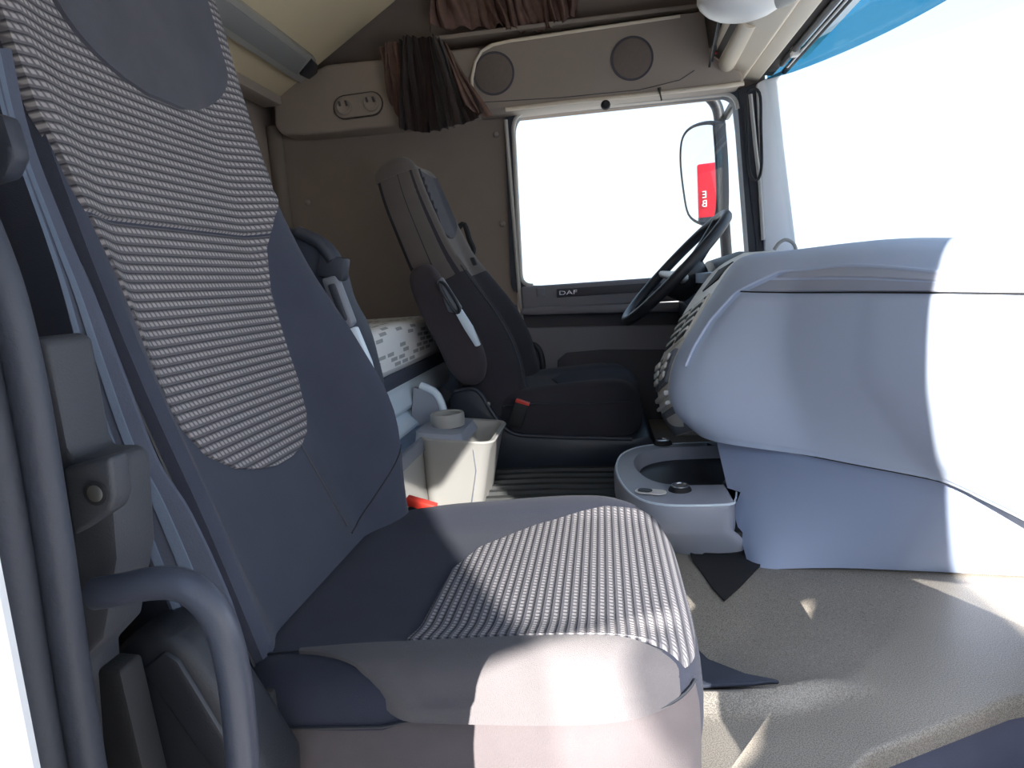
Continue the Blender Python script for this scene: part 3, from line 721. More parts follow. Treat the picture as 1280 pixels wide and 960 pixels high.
# raised armrest on the far side of the seat back
def armrest(pts, width, y0, parent, mpad):
    """raised arm pad: outline in the side plane, padded width"""
    o = closed_smooth([(x, y0, z) for x, z in pts], 5)
    rings = []
    c = sum(o, Vector())/len(o)
    for k, (t, sc) in enumerate(((0.0, 0.80), (0.06, 0.90), (0.16, 0.965), (0.35, 1.0), (0.65, 1.0), (0.84, 0.965), (0.94, 0.90), (1.0, 0.80))):
        rings.append([Vector((c.x+(p.x-c.x)*sc, y0+width*t, c.z+(p.z-c.z)*sc)) for p in o])
    return loft('armrest', rings, mpad, parent)
ap = [(-0.641, 0.86, 1.118), (-0.614, 0.86, 1.14), (-0.561, 0.86, 1.127), (-0.527, 0.86, 1.094), (-0.512, 0.86, 1.054), (-0.5, 0.86, 0.991), (-0.476, 0.86, 0.935), (-0.463, 0.86, 0.87), (-0.458, 0.86, 0.789), (-0.512, 0.86, 0.759), (-0.561, 0.86, 0.924), (-0.618, 0.86, 1.07)]
ar = armrest([(p[0], p[2]) for p in ap], 0.075, 0.855, ps, mat('navy_arm_pad', srgb(48, 54, 68), 0.6, 500, 0.2))
tube('armrest_edge', [(-0.579, 0.852, 1.128), (-0.539, 0.852, 1.105), (-0.514, 0.852, 1.068)], 0.012, M_SEAL, ar, 10, 10)
box('armrest_collar', (-0.544, 0.845, 1.033), tuple(a+b for a, b in zip((-0.544, 0.845, 1.033), (0.055, 0.03, 0.045))), M_SEAL, ar, 0.006, 2, Matrix.Rotation(math.radians(14), 3, 'Y'))
hl = prism('armrest_handle', [(-0.539, 0.842, 1.036), (-0.508, 0.842, 1.041), (-0.481, 0.842, 0.946), (-0.492, 0.842, 0.934), (-0.515, 0.842, 0.938)], (0, 0.025, 0), M_MGREY, ar, 0.006)
prism('handle_grip', [(-0.526, 0.838, 1.023), (-0.51, 0.838, 1.025), (-0.492, 0.838, 0.953), (-0.505, 0.838, 0.947)], (0, 0.012, 0), M_SEAL, ar, 0.004)
prism('armrest_strip', [(-0.5, 0.845, 0.934), (-0.48, 0.845, 0.939), (-0.458, 0.845, 0.869), (-0.446, 0.845, 0.792), (-0.466, 0.845, 0.792)], (0, 0.02, 0), M_MINT, ar, 0.004)

# ---- driver seat
DRV = Back([(-0.285, 0.56), (-0.310, 0.66), (-0.352, 0.76), (-0.398, 0.87), (-0.442, 0.98), (-0.490, 1.10), (-0.530, 1.21), (-0.562, 1.31), (-0.585, 1.39)],
           [0.225, 0.235, 0.240, 0.242, 0.235, 0.205, 0.190, 0.185, 0.16],
           [0.04, 0.06, 0.085, 0.085, 0.06, 0.03, 0.02, 0.015, 0.01], 1.90, 0.13)
DCU = Cushion(-0.125, 1.90, 0.235, 0.245, 0.655)
ds = thing('driver_chair', 'smaller dark driver seat facing the steering wheel by the far door', 'seat', (-0.15, 1.9, 0.40))
back_mesh(DRV, 'backrest', ds, M_FABD)
def side_cloth(u, v):
    s0 = 0.52+0.12*u; s = s0+(0.998-s0)*v
    p, t, n = DRV.frame(s); o = DRV.off(s, -1.0); o = o+(-DRV.T*0.86-o)*u; w = cr(DRV.w, s)
    k = 1.0+0.012*math.sin(PI*u)
    return (p[0]+n[0]*o, DRV.y0-w*k*(1-0.03*u)-0.002, p[1]+n[1]*o)
cap = [[Vector(p) for p in DRV.ring(s)] for s in (0.985, 1.0)]+[[Vector(p) for p in DRV.ring(1.0, max(0.10, math.cos(k/6*PI/2)), 0.058*math.sin(k/6*PI/2))] for k in range(1, 7)]
for r_ in cap:
    c_ = sum(r_, Vector())/len(r_)
    for p in r_: p += (p-c_)*0.035
loft('headrest_cap', cap, M_DRV, ds)
grid('woven_side_panel', side_cloth, 10, 24, M_DRV, ds)
back_panel(DRV, 'woven_shoulder_panel', 0.56, 0.998, lambda s: -0.9995, lambda s: 0.965, M_DRV, ds, 0.003)
back_panel(DRV, 'headrest_panel', 0.7005, 0.995, lambda s: -hv(s), lambda s: 0.05+hv(s), M_SUEDE, ds, 0.010, 24, 40)
tube('front_piping', [DRV.front(0.10+0.48*i/30, -0.90, 0.001) for i in range(31)], 0.003, M_SEAL, ds, 6)
for k in range(5):
    s = 0.80+0.035*k
    tube('cover_gather', [DRV.front(s, -0.80, 0.004), DRV.front(s-0.004, -0.72, 0.012), DRV.front(s-0.012, -0.60, 0.012)], 0.003, M_SUEDE, ds, 6)
cushion_mesh(DCU, 'seat_cushion', ds, M_FABD, 0.50)
cushion_panel(DCU, 'woven_cushion_panel', lambda y: -0.19+0.25*abs(y-1.9), 1.73, 2.07, ds, mat('driver_cushion_cloth', srgb(70, 69, 76), 0.95, 900, 0.5, 0.14, 14, spec=0.15))
tube('skirt_seam', [(-0.33+0.40*t, 1.652, 0.618+0.004*math.sin(6*t)) for t in [i/20 for i in range(21)]], 0.0022, M_SEAL, ds, 6)
ao = [(-0.579, 1.58, 1.033), (-0.558, 1.58, 1.07), (-0.513, 1.58, 1.074), (-0.486, 1.58, 1.039), (-0.439, 1.58, 0.951), (-0.392, 1.58, 0.864), (-0.364, 1.58, 0.777), (-0.378, 1.58, 0.713), (-0.422, 1.58, 0.701), (-0.467, 1.58, 0.733), (-0.511, 1.58, 0.834), (-0.559, 1.58, 0.947)]
ar2 = armrest([(p[0], p[2]) for p in ao], 0.075, 1.565, ds, M_PADD)
prism('armrest_bracket', [(-0.489, 1.555, 1.022), (-0.47, 1.555, 1.035), (-0.417, 1.555, 0.939), (-0.436, 1.555, 0.924), (-0.46, 1.555, 0.93)], (0, 0.02, 0), M_MGREY, ar2, 0.005)
tube('armrest_latch', closed_smooth([(-0.476, 1.548, 1.007), (-0.461, 1.548, 1.013), (-0.423, 1.548, 0.942), (-0.438, 1.548, 0.931)], 4)+[Vector((-0.476, 1.548, 1.007))], 0.005, M_BLK, ar2, 8)
prism('armrest_strip', [(-0.44, 1.555, 0.926), (-0.42, 1.555, 0.937), (-0.39, 1.555, 0.883), (-0.37, 1.555, 0.824), (-0.385, 1.555, 0.82), (-0.415, 1.555, 0.875)], (0, 0.02, 0), M_MINT, ar2, 0.004)
# seat carrier with rising shoulder at the back
prism('seat_carrier', [(-0.501, 1.63, 0.65), (-0.478, 1.63, 0.677), (-0.421, 1.63, 0.682), (-0.392, 1.63, 0.66), (-0.356, 1.63, 0.592), (-0.303, 1.63, 0.535), (-0.203, 1.63, 0.519), (0.069, 1.63, 0.501), (0.123, 1.63, 0.511), (0.146, 1.63, 0.47), (0.157, 1.63, 0.378), (-0.396, 1.63, 0.394), (-0.475, 1.63, 0.492)], (0, 0.50, 0), mat('navy_black_plastic', srgb(42, 48, 58), 0.42, 600, 0.12), ds, 0.008)
tube('carrier_edge', [(-0.477, 1.626, 0.678), (-0.42, 1.626, 0.683), (-0.391, 1.626, 0.661), (-0.355, 1.626, 0.593), (-0.303, 1.626, 0.536), (-0.202, 1.626, 0.52), (0.069, 1.626, 0.502)], 0.006, M_SEAL, ds, 8, 40)
lathe('carrier_screw', [(0.0, 0.004), (0.007, 0.003), (0.008, 0.0), (0.008, -0.004)], (-0.372, 1.625, 0.632), (0, -1, 0), M_STEEL, ds, 12)
b2 = prism('buckle', [(-0.312, 1.6, 0.571), (-0.282, 1.6, 0.643), (-0.241, 1.6, 0.629), (-0.27, 1.6, 0.554)], (0, 0.02, 0), M_BLKR, ds, 0.004)
prism('red_release', [(-0.282, 1.6, 0.638), (-0.279, 1.6, 0.648), (-0.238, 1.6, 0.633), (-0.241, 1.6, 0.624)], (0, 0.02, 0), M_RED, b2, 0.001)
# shoulder belt of the driver seat
sg = thing('driver_seat_belt', 'grey shoulder belt with black guide loops behind the driver seat', 'seat belt', (-0.42, 2.1, 0.9))
prism('belt_strap', [(-0.558, 2.04, 1.233), (-0.527, 2.04, 1.245), (-0.468, 2.04, 1.096), (-0.499, 2.04, 1.084)], (0, 0.012, 0), M_BELT2, sg, 0.002)
prism('belt_guide', [(-0.599, 2.05, 1.317), (-0.559, 2.05, 1.32), (-0.539, 2.05, 1.278), (-0.547, 2.05, 1.25), (-0.584, 2.05, 1.247)], (0, 0.03, 0), M_BLKR, sg, 0.006)
prism('belt_clamp', [(-0.514, 2.03, 1.097), (-0.459, 2.03, 1.107), (-0.449, 2.03, 1.078), (-0.498, 2.03, 1.067)], (0, 0.03, 0), M_BLKR, sg, 0.004)
tube('belt_loop', [(-0.531, 2.1, 1.212), (-0.499, 2.1, 1.233), (-0.482, 2.1, 1.173), (-0.47, 2.1, 1.137), (-0.485, 2.1, 1.102)], 0.010, M_BLKR, sg, 8, 16)
prism('stalk', [(-0.39, 2.2, 0.931), (-0.337, 2.2, 0.915), (-0.336, 2.2, 0.889), (-0.386, 2.2, 0.899)], (0, 0.03, 0), M_BLKR, sg, 0.003)
prism('red_release', [(-0.408, 2.2, 0.947), (-0.386, 2.2, 0.94), (-0.389, 2.2, 0.902), (-0.411, 2.2, 0.91)], (0, 0.03, 0), M_RED, sg, 0.003)

# ---- passenger belt hanging down the near side of the seat
def ribbon(name, A, B, yA, yB, material, parent, thick=0.004, n=40):
    return grid(name, lambda u, v: Vector(cr([(p[0], yA, p[2]) for p in A], v)).lerp(Vector(cr([(p[0], yB, p[2]) for p in B], v)), u), 6, n, material, parent, None, (0, thick, 0))
LA = [(-0.551, 0.185, 1.248), (-0.544, 0.185, 1.177), (-0.525, 0.185, 1.08), (-0.517, 0.185, 1.03), (-0.511, 0.185, 0.971), (-0.502, 0.185, 0.899), (-0.488, 0.185, 0.829), (-0.468, 0.185, 0.738), (-0.441, 0.185, 0.652)]
LB = [(-0.548, 0.205, 1.254), (-0.543, 0.205, 1.174), (-0.52, 0.205, 1.079), (-0.501, 0.205, 1.015), (-0.484, 0.205, 0.944), (-0.46, 0.205, 0.847), (-0.431, 0.205, 0.787), (-0.399, 0.205, 0.684), (-0.391, 0.205, 0.604)]
pb = thing('passenger_seat_belt', 'grey striped belt webbing hanging down the near side of the passenger seat', 'seat belt', (-0.5, 0.19, 0.6))
ribbon('belt_strap', LA, LB, 0.185, 0.205, M_BELT, pb)
mid = lambda t: [tuple(a+(b-a)*t for a, b in zip(p, q)) for p, q in zip(LA, LB)]
ribbon('belt_stripe', mid(0.46), mid(0.66), 0.1905, 0.1945, M_BELT2, pb, 0.002)
ribbon('belt_stripe', mid(0.10), mid(0.22), 0.1835, 0.1865, M_BELT2, pb, 0.002)
prism('belt_guide', [(-0.518, 0.12, 1.173), (-0.487, 0.12, 1.17), (-0.483, 0.12, 1.144), (-0.482, 0.12, 1.135), (-0.496, 0.12, 1.118), (-0.531, 0.12, 1.113)], (0, 0.02, 0), M_SEAL, pb, 0.006)

# ------------------------------------------------------------------ entry post at the left: seals, trim, latch cover
struct(box('trim_16', (-0.62, -0.095, 0.1), (-0.35, -0.075, 2.2), M_PAINT, None, 0.01))
struct(tube('trim_17', [(-0.432, -0.004, 0.2), (-0.430, -0.004, 0.66), (-0.424, -0.004, 0.86), (-0.424, -0.004, 0.98), (-0.436, -0.004, 1.06), (-0.475, -0.004, 1.18), (-0.55, -0.004, 1.4)], 0.020, M_SEAL, None, 14, 40))
struct(tube('trim_18', [(-0.404, 0.004, 0.2), (-0.402, 0.004, 0.66), (-0.396, 0.004, 0.86), (-0.396, 0.004, 0.98), (-0.408, 0.004, 1.06), (-0.447, 0.004, 1.18), (-0.52, 0.004, 1.4)], 0.012, M_SEAL, None, 12, 40))
struct(prism('trim_19', [(-0.457, 0.07, 0.983), (-0.445, 0.07, 0.985), (-0.436, 0.07, 0.98), (-0.434, 0.07, 0.894), (-0.43, 0.07, 0.885), (-0.404, 0.07, 0.884), (-0.399, 0.07, 0.873), (-0.406, 0.07, 0.798), (-0.431, 0.07, 0.727), (-0.458, 0.07, 0.703), (-0.468, 0.07, 0.605), (-0.508, 0.07, 0.604)], (0, 0.05, 0), M_PIL, None, 0.006))
struct(prism('trim_20', [(-0.463, 0.09, 0.687), (-0.489, 0.09, 0.588), (-0.504, 0.09, 0.546), (-0.43, 0.09, 0.55), (-0.439, 0.09, 0.685)], (0, 0.03, 0), M_BLKR, None, 0.004))
lc = thing('latch_cover', 'black square latch cover with a silver bolt on the entry post', 'cover', (-0.405, 0.05, 0.859))
prism('cover_plate', [(-0.424, 0.05, 0.882), (-0.381, 0.05, 0.89), (-0.382, 0.05, 0.858), (-0.388, 0.05, 0.846), (-0.425, 0.05, 0.826)], (0, 0.022, 0), M_PIL, lc, 0.004, 3)
lathe('bolt', [(0.0, 0.0030), (0.0050, 0.0028), (0.0068, 0.002), (0.0072, 0.0)], (-0.396, 0.049, 0.862), (0, -1, 0), M_STEEL, lc, 20)
lathe('bolt_washer', [(0.0098, 0.0), (0.0098, 0.0015), (0.007, 0.002)], (-0.396, 0.049, 0.862), (0, -1, 0), M_BLKR, lc, 20)
gh = thing('entry_grab_handle', 'bent dark tubular grab handle at the door entry beside the passenger seat', 'handle', (-0.345, 0.1, 0.2))
tube('handle_tube', [(-0.408, 0.045, 0.781), (-0.386, 0.045, 0.784), (-0.358, 0.045, 0.789), (-0.334, 0.045, 0.788), (-0.318, 0.045, 0.778), (-0.305, 0.045, 0.755), (-0.3, 0.045, 0.715), (-0.301, 0.045, 0.667), (-0.304, 0.045, 0.617), (-0.309, 0.045, 0.558)], 0.0128, M_HANDLE, gh, 20, 60)
ec = thing('seat_side_cover', 'black moulded plastic side cover behind the grab handle below the belt', 'cover', (-0.40, 0.14, 0.5))
prism('cover_body', [(-0.506, 0.13, 0.657), (-0.467, 0.13, 0.69), (-0.434, 0.13, 0.699), (-0.414, 0.13, 0.692), (-0.4, 0.13, 0.675), (-0.335, 0.13, 0.541), (-0.339, 0.13, 0.475), (-0.542, 0.13, 0.464)], (0, 0.07, 0), mat('moulded_black', srgb(34, 36, 42), 0.5, 500, 0.15), ec, 0.014, 3)
prism('cover_inset', [(-0.449, 0.126, 0.663), (-0.423, 0.126, 0.682), (-0.41, 0.126, 0.672), (-0.35, 0.126, 0.543), (-0.375, 0.126, 0.529)], (0, 0.012, 0), M_BLK, ec, 0.004)
def band(name, o, y0, y1, material, parent): pass

# ------------------------------------------------------------------ dashboard
da = thing('dashboard', 'pale grey dashboard with a glovebox facing the passenger seat', 'dashboard', (0.7, 1.0, 0.4))
YS = [0.0, 0.2, 0.4, 0.5, 0.6, 0.66, 0.75, 0.79, 0.9, 1.05, 1.13, 1.18, 1.22]
XG = [0.56, 0.54, 0.51, 0.494, 0.475, 0.463, 0.44, 0.43, 0.392, 0.335, 0.295, 0.262, 0.232]
XS = [0.61, 0.60, 0.585, 0.58, 0.575, 0.57, 0.56, 0.545, 0.45, 0.325, 0.262, 0.232, 0.205]
colA = [(0.319, 1.031), (0.235, 0.913), (0.173, 0.812), (0.148, 0.735), (0.163, 0.665), (0.205, 0.618)]
def sm(xs, ys, x):
    # smooth interpolation on uneven knots
    for i in range(len(xs)-1):
        if x <= xs[i+1] or i == len(xs)-2:
            t = (x-xs[i])/(xs[i+1]-xs[i]); h = xs[i+1]-xs[i]
            m0 = (ys[i+1]-ys[max(0, i-1)])/(xs[i+1]-xs[max(0, i-1)]); m1 = (ys[min(len(ys)-1, i+2)]-ys[i])/(xs[min(len(xs)-1, i+2)]-xs[i])
            t2, t3 = t*t, t*t*t
            return (2*t3-3*t2+1)*ys[i]+(t3-2*t2+t)*h*m0+(-2*t3+3*t2)*ys[i+1]+(t3-t2)*h*m1
    return ys[-1]
def dash_pt(y, v):
    """face of the dash at width position y; v 0 at the windscreen edge .. 1 at the seam with the lower panel"""
    xg, xs = sm(YS, XG, y), sm(YS, XS, y)
    zt = 1.036-0.040*sstep(0.95, 0.45, y)-0.012*sstep(1.0, 1.25, y)
    P = [(xg+0.55, zt-0.09), (xg+0.30, zt-0.035), (xg+0.16, zt-0.004), (xg+0.09, zt-0.010), (xg+0.04, zt-0.038), (xg+0.005, 0.945), (xg-0.012, 0.88),
         (xg-0.018+0.06*(xs-xg), 0.81), (xg-0.008+0.22*(xs-xg), 0.75), (xg+0.50*(xs-xg), 0.685), (xg+0.80*(xs-xg), 0.645), (xs, 0.618)]
    a = sstep(0.95, 1.22, y)
    Q = [(0.80, 0.95), (0.52, 1.005), (0.40, 1.027), (0.345, 1.029), (0.305, 1.012), (0.262, 0.955), (0.225, 0.896), (0.182, 0.828), (0.158, 0.775), (0.148, 0.715), (0.163, 0.662), (0.205, 0.618)]
    R = [(p[0]*(1-a)+q[0]*a, p[1]*(1-a)+q[1]*a) for p, q in zip(P, Q)]
    x, z = cr(R, v)
    return (x, y, z)
def dash_fn(u, v):
    y = 1.22-1.24*u
    return dash_pt(y, v)
grid('dash_body', dash_fn, 70, 66, M_DASH, da, None, (0.03, 0, -0.004))
# side of the body turning away towards the driver
SL = [(0.385, 1.5, 1.04), (0.306, 1.5, 0.998), (0.229, 1.5, 0.9), (0.182, 1.5, 0.814), (0.144, 1.5, 0.732), (0.142, 1.5, 0.668), (0.153, 1.5, 0.598), (0.189, 1.5, 0.538)]
def strip_fn(u, v):
    a = Vector(dash_pt(1.22, 0.20+0.80*v)); b = Vector(cr(SL, v))
    p = a.lerp(b, u); p.y = 1.22+0.28*u
    p.x += 0.010*math.sin(PI*u)*0.0
    return p
cs = grid('centre_console_face', strip_fn, 14, 40, M_SILV, da, None, (0.06, 0, 0))
def on_strip(u, v, h=0.0):
    p = Vector(strip_fn(u, v)); e1 = Vector(strip_fn(min(1, u+0.02), v))-Vector(strip_fn(max(0, u-0.02), v)); e2 = Vector(strip_fn(u, min(1, v+0.02)))-Vector(strip_fn(u, max(0, v-0.02)))
    n = e1.cross(e2).normalized()
    if n.x > 0: n = -n
    return p+n*h
def strip_plate(name, u0, u1, v0, v1, h, material, parent, t=0.006, bev=0.002):
    P = [on_strip(u0, v0, h), on_strip(u1, v0, h), on_strip(u1, v1, h), on_strip(u0, v1, h)]
    n = (on_strip((u0+u1)/2, (v0+v1)/2, 1)-on_strip((u0+u1)/2, (v0+v1)/2, 0))
    return prism(name, P, -n*t, material, parent, bev)
strip_plate('display_screen', 0.15, 0.60, 0.17, 0.26, 0.003, M_BLKR, cs)
for (u0, u1) in ((0.12, 0.46), (0.54, 0.86)):
    fr = strip_plate('vent_frame', u0-0.03, u1+0.03, 0.325, 0.51, 0.004, M_SILV, cs)
    strip_plate('vent_opening', u0, u1, 0.335, 0.50, 0.0055, M_BLKR, fr)
    for k in range(4):
        strip_plate('vent_slat', u0, u1, 0.350+k*0.038, 0.364+k*0.038, 0.008, M_SILV, fr, 0.005, 0.001)
for (u0, u1) in ((0.10, 0.46), (0.54, 0.88)):
    sw = strip_plate('switch_panel', u0, u1, 0.555, 0.72, 0.010, M_MGREY, cs, 0.012, 0.003)
    for k in range(3):
        strip_plate('switch_key', u0+0.06, u1-0.06, 0.575+k*0.045, 0.605+k*0.045, 0.015, M_SILV, sw, 0.006, 0.002)
strip_plate('ashtray_lip', 0.05, 0.95, 0.76, 0.785, 0.012, M_WHITE, cs, 0.014, 0.004)
strip_plate('ashtray_lip', 0.05, 0.95, 0.81, 0.83, 0.012, M_WHITE, cs, 0.014, 0.004)
strip_plate('console_foot', 0.0, 1.0, 0.85, 0.995, 0.004, M_MGREY, cs, 0.02, 0.004)
# rounded border moulding and the glovebox lid inside it
def dl(px_y, v, h): 
    p = Vector(dash_pt(px_y, v)); q = Vector(dash_pt(px_y, min(1, v+0.02)))-Vector(dash_pt(px_y, v-0.02)); e = Vector(dash_pt(px_y-0.01, v))-Vector(dash_pt(px_y+0.01, v))
    n = q.cross(e).normalized()
    if n.x > 0: n = -n
    return p+n*h
LID_V = [0.375, 0.42, 0.4545, 0.52, 0.60, 0.70, 0.80, 0.88]
def lid_left(v): return lin([0.33, 0.375, 0.4545, 0.55, 0.62, 0.70, 0.80], [0.93, 1.0, 1.085, 1.125, 1.135, 1.14, 1.13], v)
def lid_fn(v0, v1, hh):
    def fn(u, w_):
        v = v0+(v1-v0)*w_; y0 = lid_left(v); y = y0+(-0.0-y0)*u
        h = hh*(1-0.85*sstep(0.50, 0.64, v)) if (u > 0.001 and 0.001 < w_ < 0.999) else -0.002
        return dl(y, v, h)
    return fn
grid('glovebox_lid', lid_fn(0.4555, 0.975, 0.004), 60, 34, M_DASH, da)
grid('lid_recess', lid_fn(0.415, 0.4540, 0.0015), 50, 8, M_RECESS, da)
grid('upper_recess', lid_fn(0.376, 0.4140, 0.003), 50, 8, mat('recess_grey_light', srgb(190, 196, 212), 0.5, 600, 0.12, 0.03, 4), da)
tube('lid_gap', [dl(lid_left(0.4545)-(lid_left(0.4545))*i/40, 0.4548, 0.001) for i in range(41)], 0.0016, M_BLKR, da, 6)
tube('border_crease', [dl(lid_left(v)+0.006, v, 0.003) for v in [0.70-0.31*i/30 for i in range(31)]]+[dl(lid_left(0.39)-0.02-0.5*i/20, 0.388-0.012*sstep(0, 0.3, i/20), 0.003) for i in range(21)], 0.0035, M_DASH, da, 8)
# lower panel: from the seam down to the floor mat, tucked under the upper body
def low_fn(u, v):
    y = 1.17-1.05*u
    t = cr([(0.245, 1.17, 0.622), (0.34, 1.05, 0.622), (0.47, 0.90, 0.622), (0.575, 0.79, 0.622), (0.70, 0.70, 0.622), (0.85, 0.66, 0.622), (1.05, 0.66, 0.622)], u)
    b = cr([(0.272, 0.935, 0.385), (0.30, 0.915, 0.398), (0.42, 0.905, 0.405), (0.56, 0.89, 0.405), (0.70, 0.87, 0.405), (0.85, 0.86, 0.40), (1.05, 0.85, 0.40)], u)
    p = Vector(t).lerp(Vector(b), v)
    n = Vector((-0.5, -0.75, 0.0))
    p += n*(0.006*math.sin(PI*v))
    return p
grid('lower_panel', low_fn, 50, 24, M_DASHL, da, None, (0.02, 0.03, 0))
def low_left(u, v):
    a = Vector(low_fn(0, v)); return a+Vector((0.10, 0.30, 0.0))*u
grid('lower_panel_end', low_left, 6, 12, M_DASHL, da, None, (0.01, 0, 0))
tube('body_seam', [Vector((sm(YS, XS, y)+0.002, y, 0.6175)) for y in [1.2-0.75*i/40 for i in range(41)]], 0.002, M_BLK, da, 6)
# top of the dash near the windscreen with a small sensor dome
tube('cable_loop', [(0.444, 1.42, 1.04), (0.454, 1.42, 1.054), (0.47, 1.42, 1.063), (0.486, 1.42, 1.057), (0.495, 1.42, 1.045), (0.499, 1.42, 1.028)], 0.0045, M_LGREY, da, 8, 16)
grid('dash_top', lambda u, v: (0.30+0.05*(1-u)*0+0.62*v, 1.22+1.18*u, 1.022-0.03*(1-v)**4-0.08*v-0.02*sstep(0.7, 1, u)), 16, 16, M_DASH, da, None, (0, 0, -0.03))
# dark column under the dash (steering side)
box('under_dash', (0.42, 1.24, 0.40), (0.75, 2.38, 0.80), M_BLKR, da, 0.02)
box('knee_panel', (0.30, 1.72, 0.62), (0.7, 2.37, 0.97), M_BLK, da, 0.03, 3)

# ------------------------------------------------------------------ drinks tray on the tunnel
tr = thing('centre_tray', 'grey rounded tray with two sockets sticking out from under the dashboard', 'tray', (0.15, 1.2, 0.40))
def tray_outline(n=48, inset=0.0):
    P = [(0.264, 1.035), (0.246, 0.972), (0.205, 0.957), (0.10, 0.965), (0.045, 1.02), (0.015, 1.14), (0.008, 1.28), (0.03, 1.40), (0.09, 1.47), (0.18, 1.485), (0.32, 1.485)]
    o = [Vector((*cr(P, i/(n-1)), 0)) for i in range(n)]
    return o
to = tray_outline()
cen = Vector((0.24, 1.22, 0))
def shrink(o, dx, dy): return [Vector((min(p.x+dx, 0.32) if p.x < 0.25 else p.x, cen.y+(p.y-cen.y)*dy, 0)) for p in o]
inn = shrink(to, 0.052, 0.66)
inn = [Vector((p.x, p.y+0.045, 0)) for p in inn]
def ringz(o, z): return [Vector((p.x, p.y, z)) for p in o]
V = []; F = []
levels = [ringz(shrink(to, 0.05, 0.90), 0.40), ringz(shrink(to, 0.012, 0.985), 0.452), ringz(to, 0.462), ringz(to, 0.508), ringz(shrink(to, 0.004, 0.99), 0.518), ringz(shrink(to, 0.012, 0.97), 0.521),
          ringz(inn, 0.521), ringz(shrink(inn, 0.006, 0.99), 0.515), ringz(shrink(inn, 0.012, 0.98), 0.485)]
k = len(to)
for l_ in levels: V += l_
for j in range(len(levels)-1):
    for i in range(k-1): F.append((j*k+i, j*k+i+1, (j+1)*k+i+1, (j+1)*k+i))
mk('tray_body', V, F, M_TRAY, tr)
prism('tray_bottom', [Vector((p.x, p.y, 0.486)) for p in inn], (0, 0, -0.01), M_BLK, tr)
tube('rim_edge', [Vector((p.x+0.003, p.y, 0.5195)) for p in shrink(to, 0.004, 0.988)], 0.0028, M_MINT, tr, 6)
def socket(pos, parent):
    s = lathe('power_socket', [(0.026, 0.0), (0.024, 0.006), (0.019, 0.011), (0.014, 0.012), (0.0125, 0.009), (0.0, 0.009)], pos, (0, 0, 1), M_BLKR, parent, 24)
    lathe('socket_ring', [(0.019, 0.0105), (0.019, 0.0135), (0.015, 0.014), (0.014, 0.012)], pos, (0, 0, 1), M_CHROME, s, 24)
socket((0.150, 1.06, 0.520), tr); socket((0.150, 1.475, 0.522), tr)
lb = prism('switch_label', [Vector((p.x, p.z, 0.5235)) for p in capsule((0.068, 0, 1.050), (0.102, 0, 1.038), 0.017)], (0, 0, 0.002), M_WHITE, tr)
prism('switch_label_dark_half', [Vector((p.x, p.z, 0.5262)) for p in capsule((0.068, 0, 1.050), (0.078, 0, 1.046), 0.011)], (0, 0, 0.0015), M_BLK, lb)
box('tray_stem', (0.17, 0.98, 0.385), (0.5, 1.45, 0.455), M_BLKR, tr, 0.02)

gp = prism('under_tray_shade_sheet', [(x, y, mat_z(x, y)+0.002) for x, y, z in [(0.159, 1.239, 0.405), (0.272, 1.125, 0.405), (0.294, 0.93, 0.405), (0.236, 0.844, 0.405), (0.197, 0.798, 0.405), (0.182, 0.838, 0.405), (0.16, 0.949, 0.405), (0.16, 1.081, 0.405)]], (0, 0, 0.004), M_BLKR, tr)  # flat black sheet standing in for the shaded hollow under the tray

# ------------------------------------------------------------------ navy felt flap and ribbed mat on the floor
fo = [(0.106, 0.696, 0.415), (0.142, 0.629, 0.415), (0.187, 0.569, 0.415), (0.223, 0.537, 0.415), (0.226, 0.521, 0.415), (0.213, 0.507, 0.415), (0.183, 0.499, 0.415), (0.117, 0.495, 0.415), (0.083, 0.494, 0.415)]
fl = prism('floor_flap', [(x, y, mat_z(x, y)+0.010) for x, y, z in fo], (0, 0, 0.007), M_FLAP, None, 0.003)
tag(fl, 'navy felt flap corner lying on the rubber floor beside the passenger seat', 'mat')
rm = thing('ribbed_mat', 'black ribbed rubber mat on the floor between the two seats', 'mat', (-0.15, 1.55, 0.40))
box('mat_sheet', (-0.42, 1.10, 0.388), (0.30, 1.66, 0.408), M_RIB, rm, 0.004)
for i in range(9):
    y = 1.62-0.055*i
    tube('rib', [(-0.42, y, 0.409), (-0.2, y+0.004, 0.411), (0.0, y-0.003, 0.409), (0.30, y+0.01, 0.409)], 0.013, M_RIB, rm, 8, 14)

# ------------------------------------------------------------------ storage console between the seats
sc = thing('storage_console', 'light grey storage console with cup holder and open bin between the seats', 'console', (-0.45, 1.25, 0.40))
XF = -0.50
sweepy('body', [(XF-0.14, 0.38), (XF, 0.38), (XF+0.005, 0.575), (XF-0.004, 0.585), (XF-0.14, 0.585)], 0.80, 1.60, M_LGREY, sc, 0.006)
tb = box('open_tray', (XF-0.11, 1.06, 0.58), (XF+0.008, 1.53, 0.592), M_MGREY, sc, 0.003)
box('tray_front_lip', (XF-0.004, 1.06, 0.575), (XF+0.012, 1.53, 0.612), M_MGREY, sc, 0.005)
box('tray_inner', (XF-0.10, 1.08, 0.593), (XF-0.006, 1.51, 0.596), mat('tray_liner_blue', srgb(84, 108, 138), 0.4, 300, 0.1), tb, 0.001)
tube('tray_end_arch', [(XF+0.004, 1.045, 0.47), (XF+0.006, 1.045, 0.60), (XF-0.01, 1.05, 0.635), (XF-0.05, 1.05, 0.66)], 0.013, M_MGREY, sc, 10, 20)
tube('tray_far_arch', [(XF+0.006, 1.535, 0.58), (XF+0.005, 1.535, 0.64), (XF-0.015, 1.535, 0.69), (XF-0.06, 1.535, 0.715)], 0.012, M_MINT, sc, 10, 20)
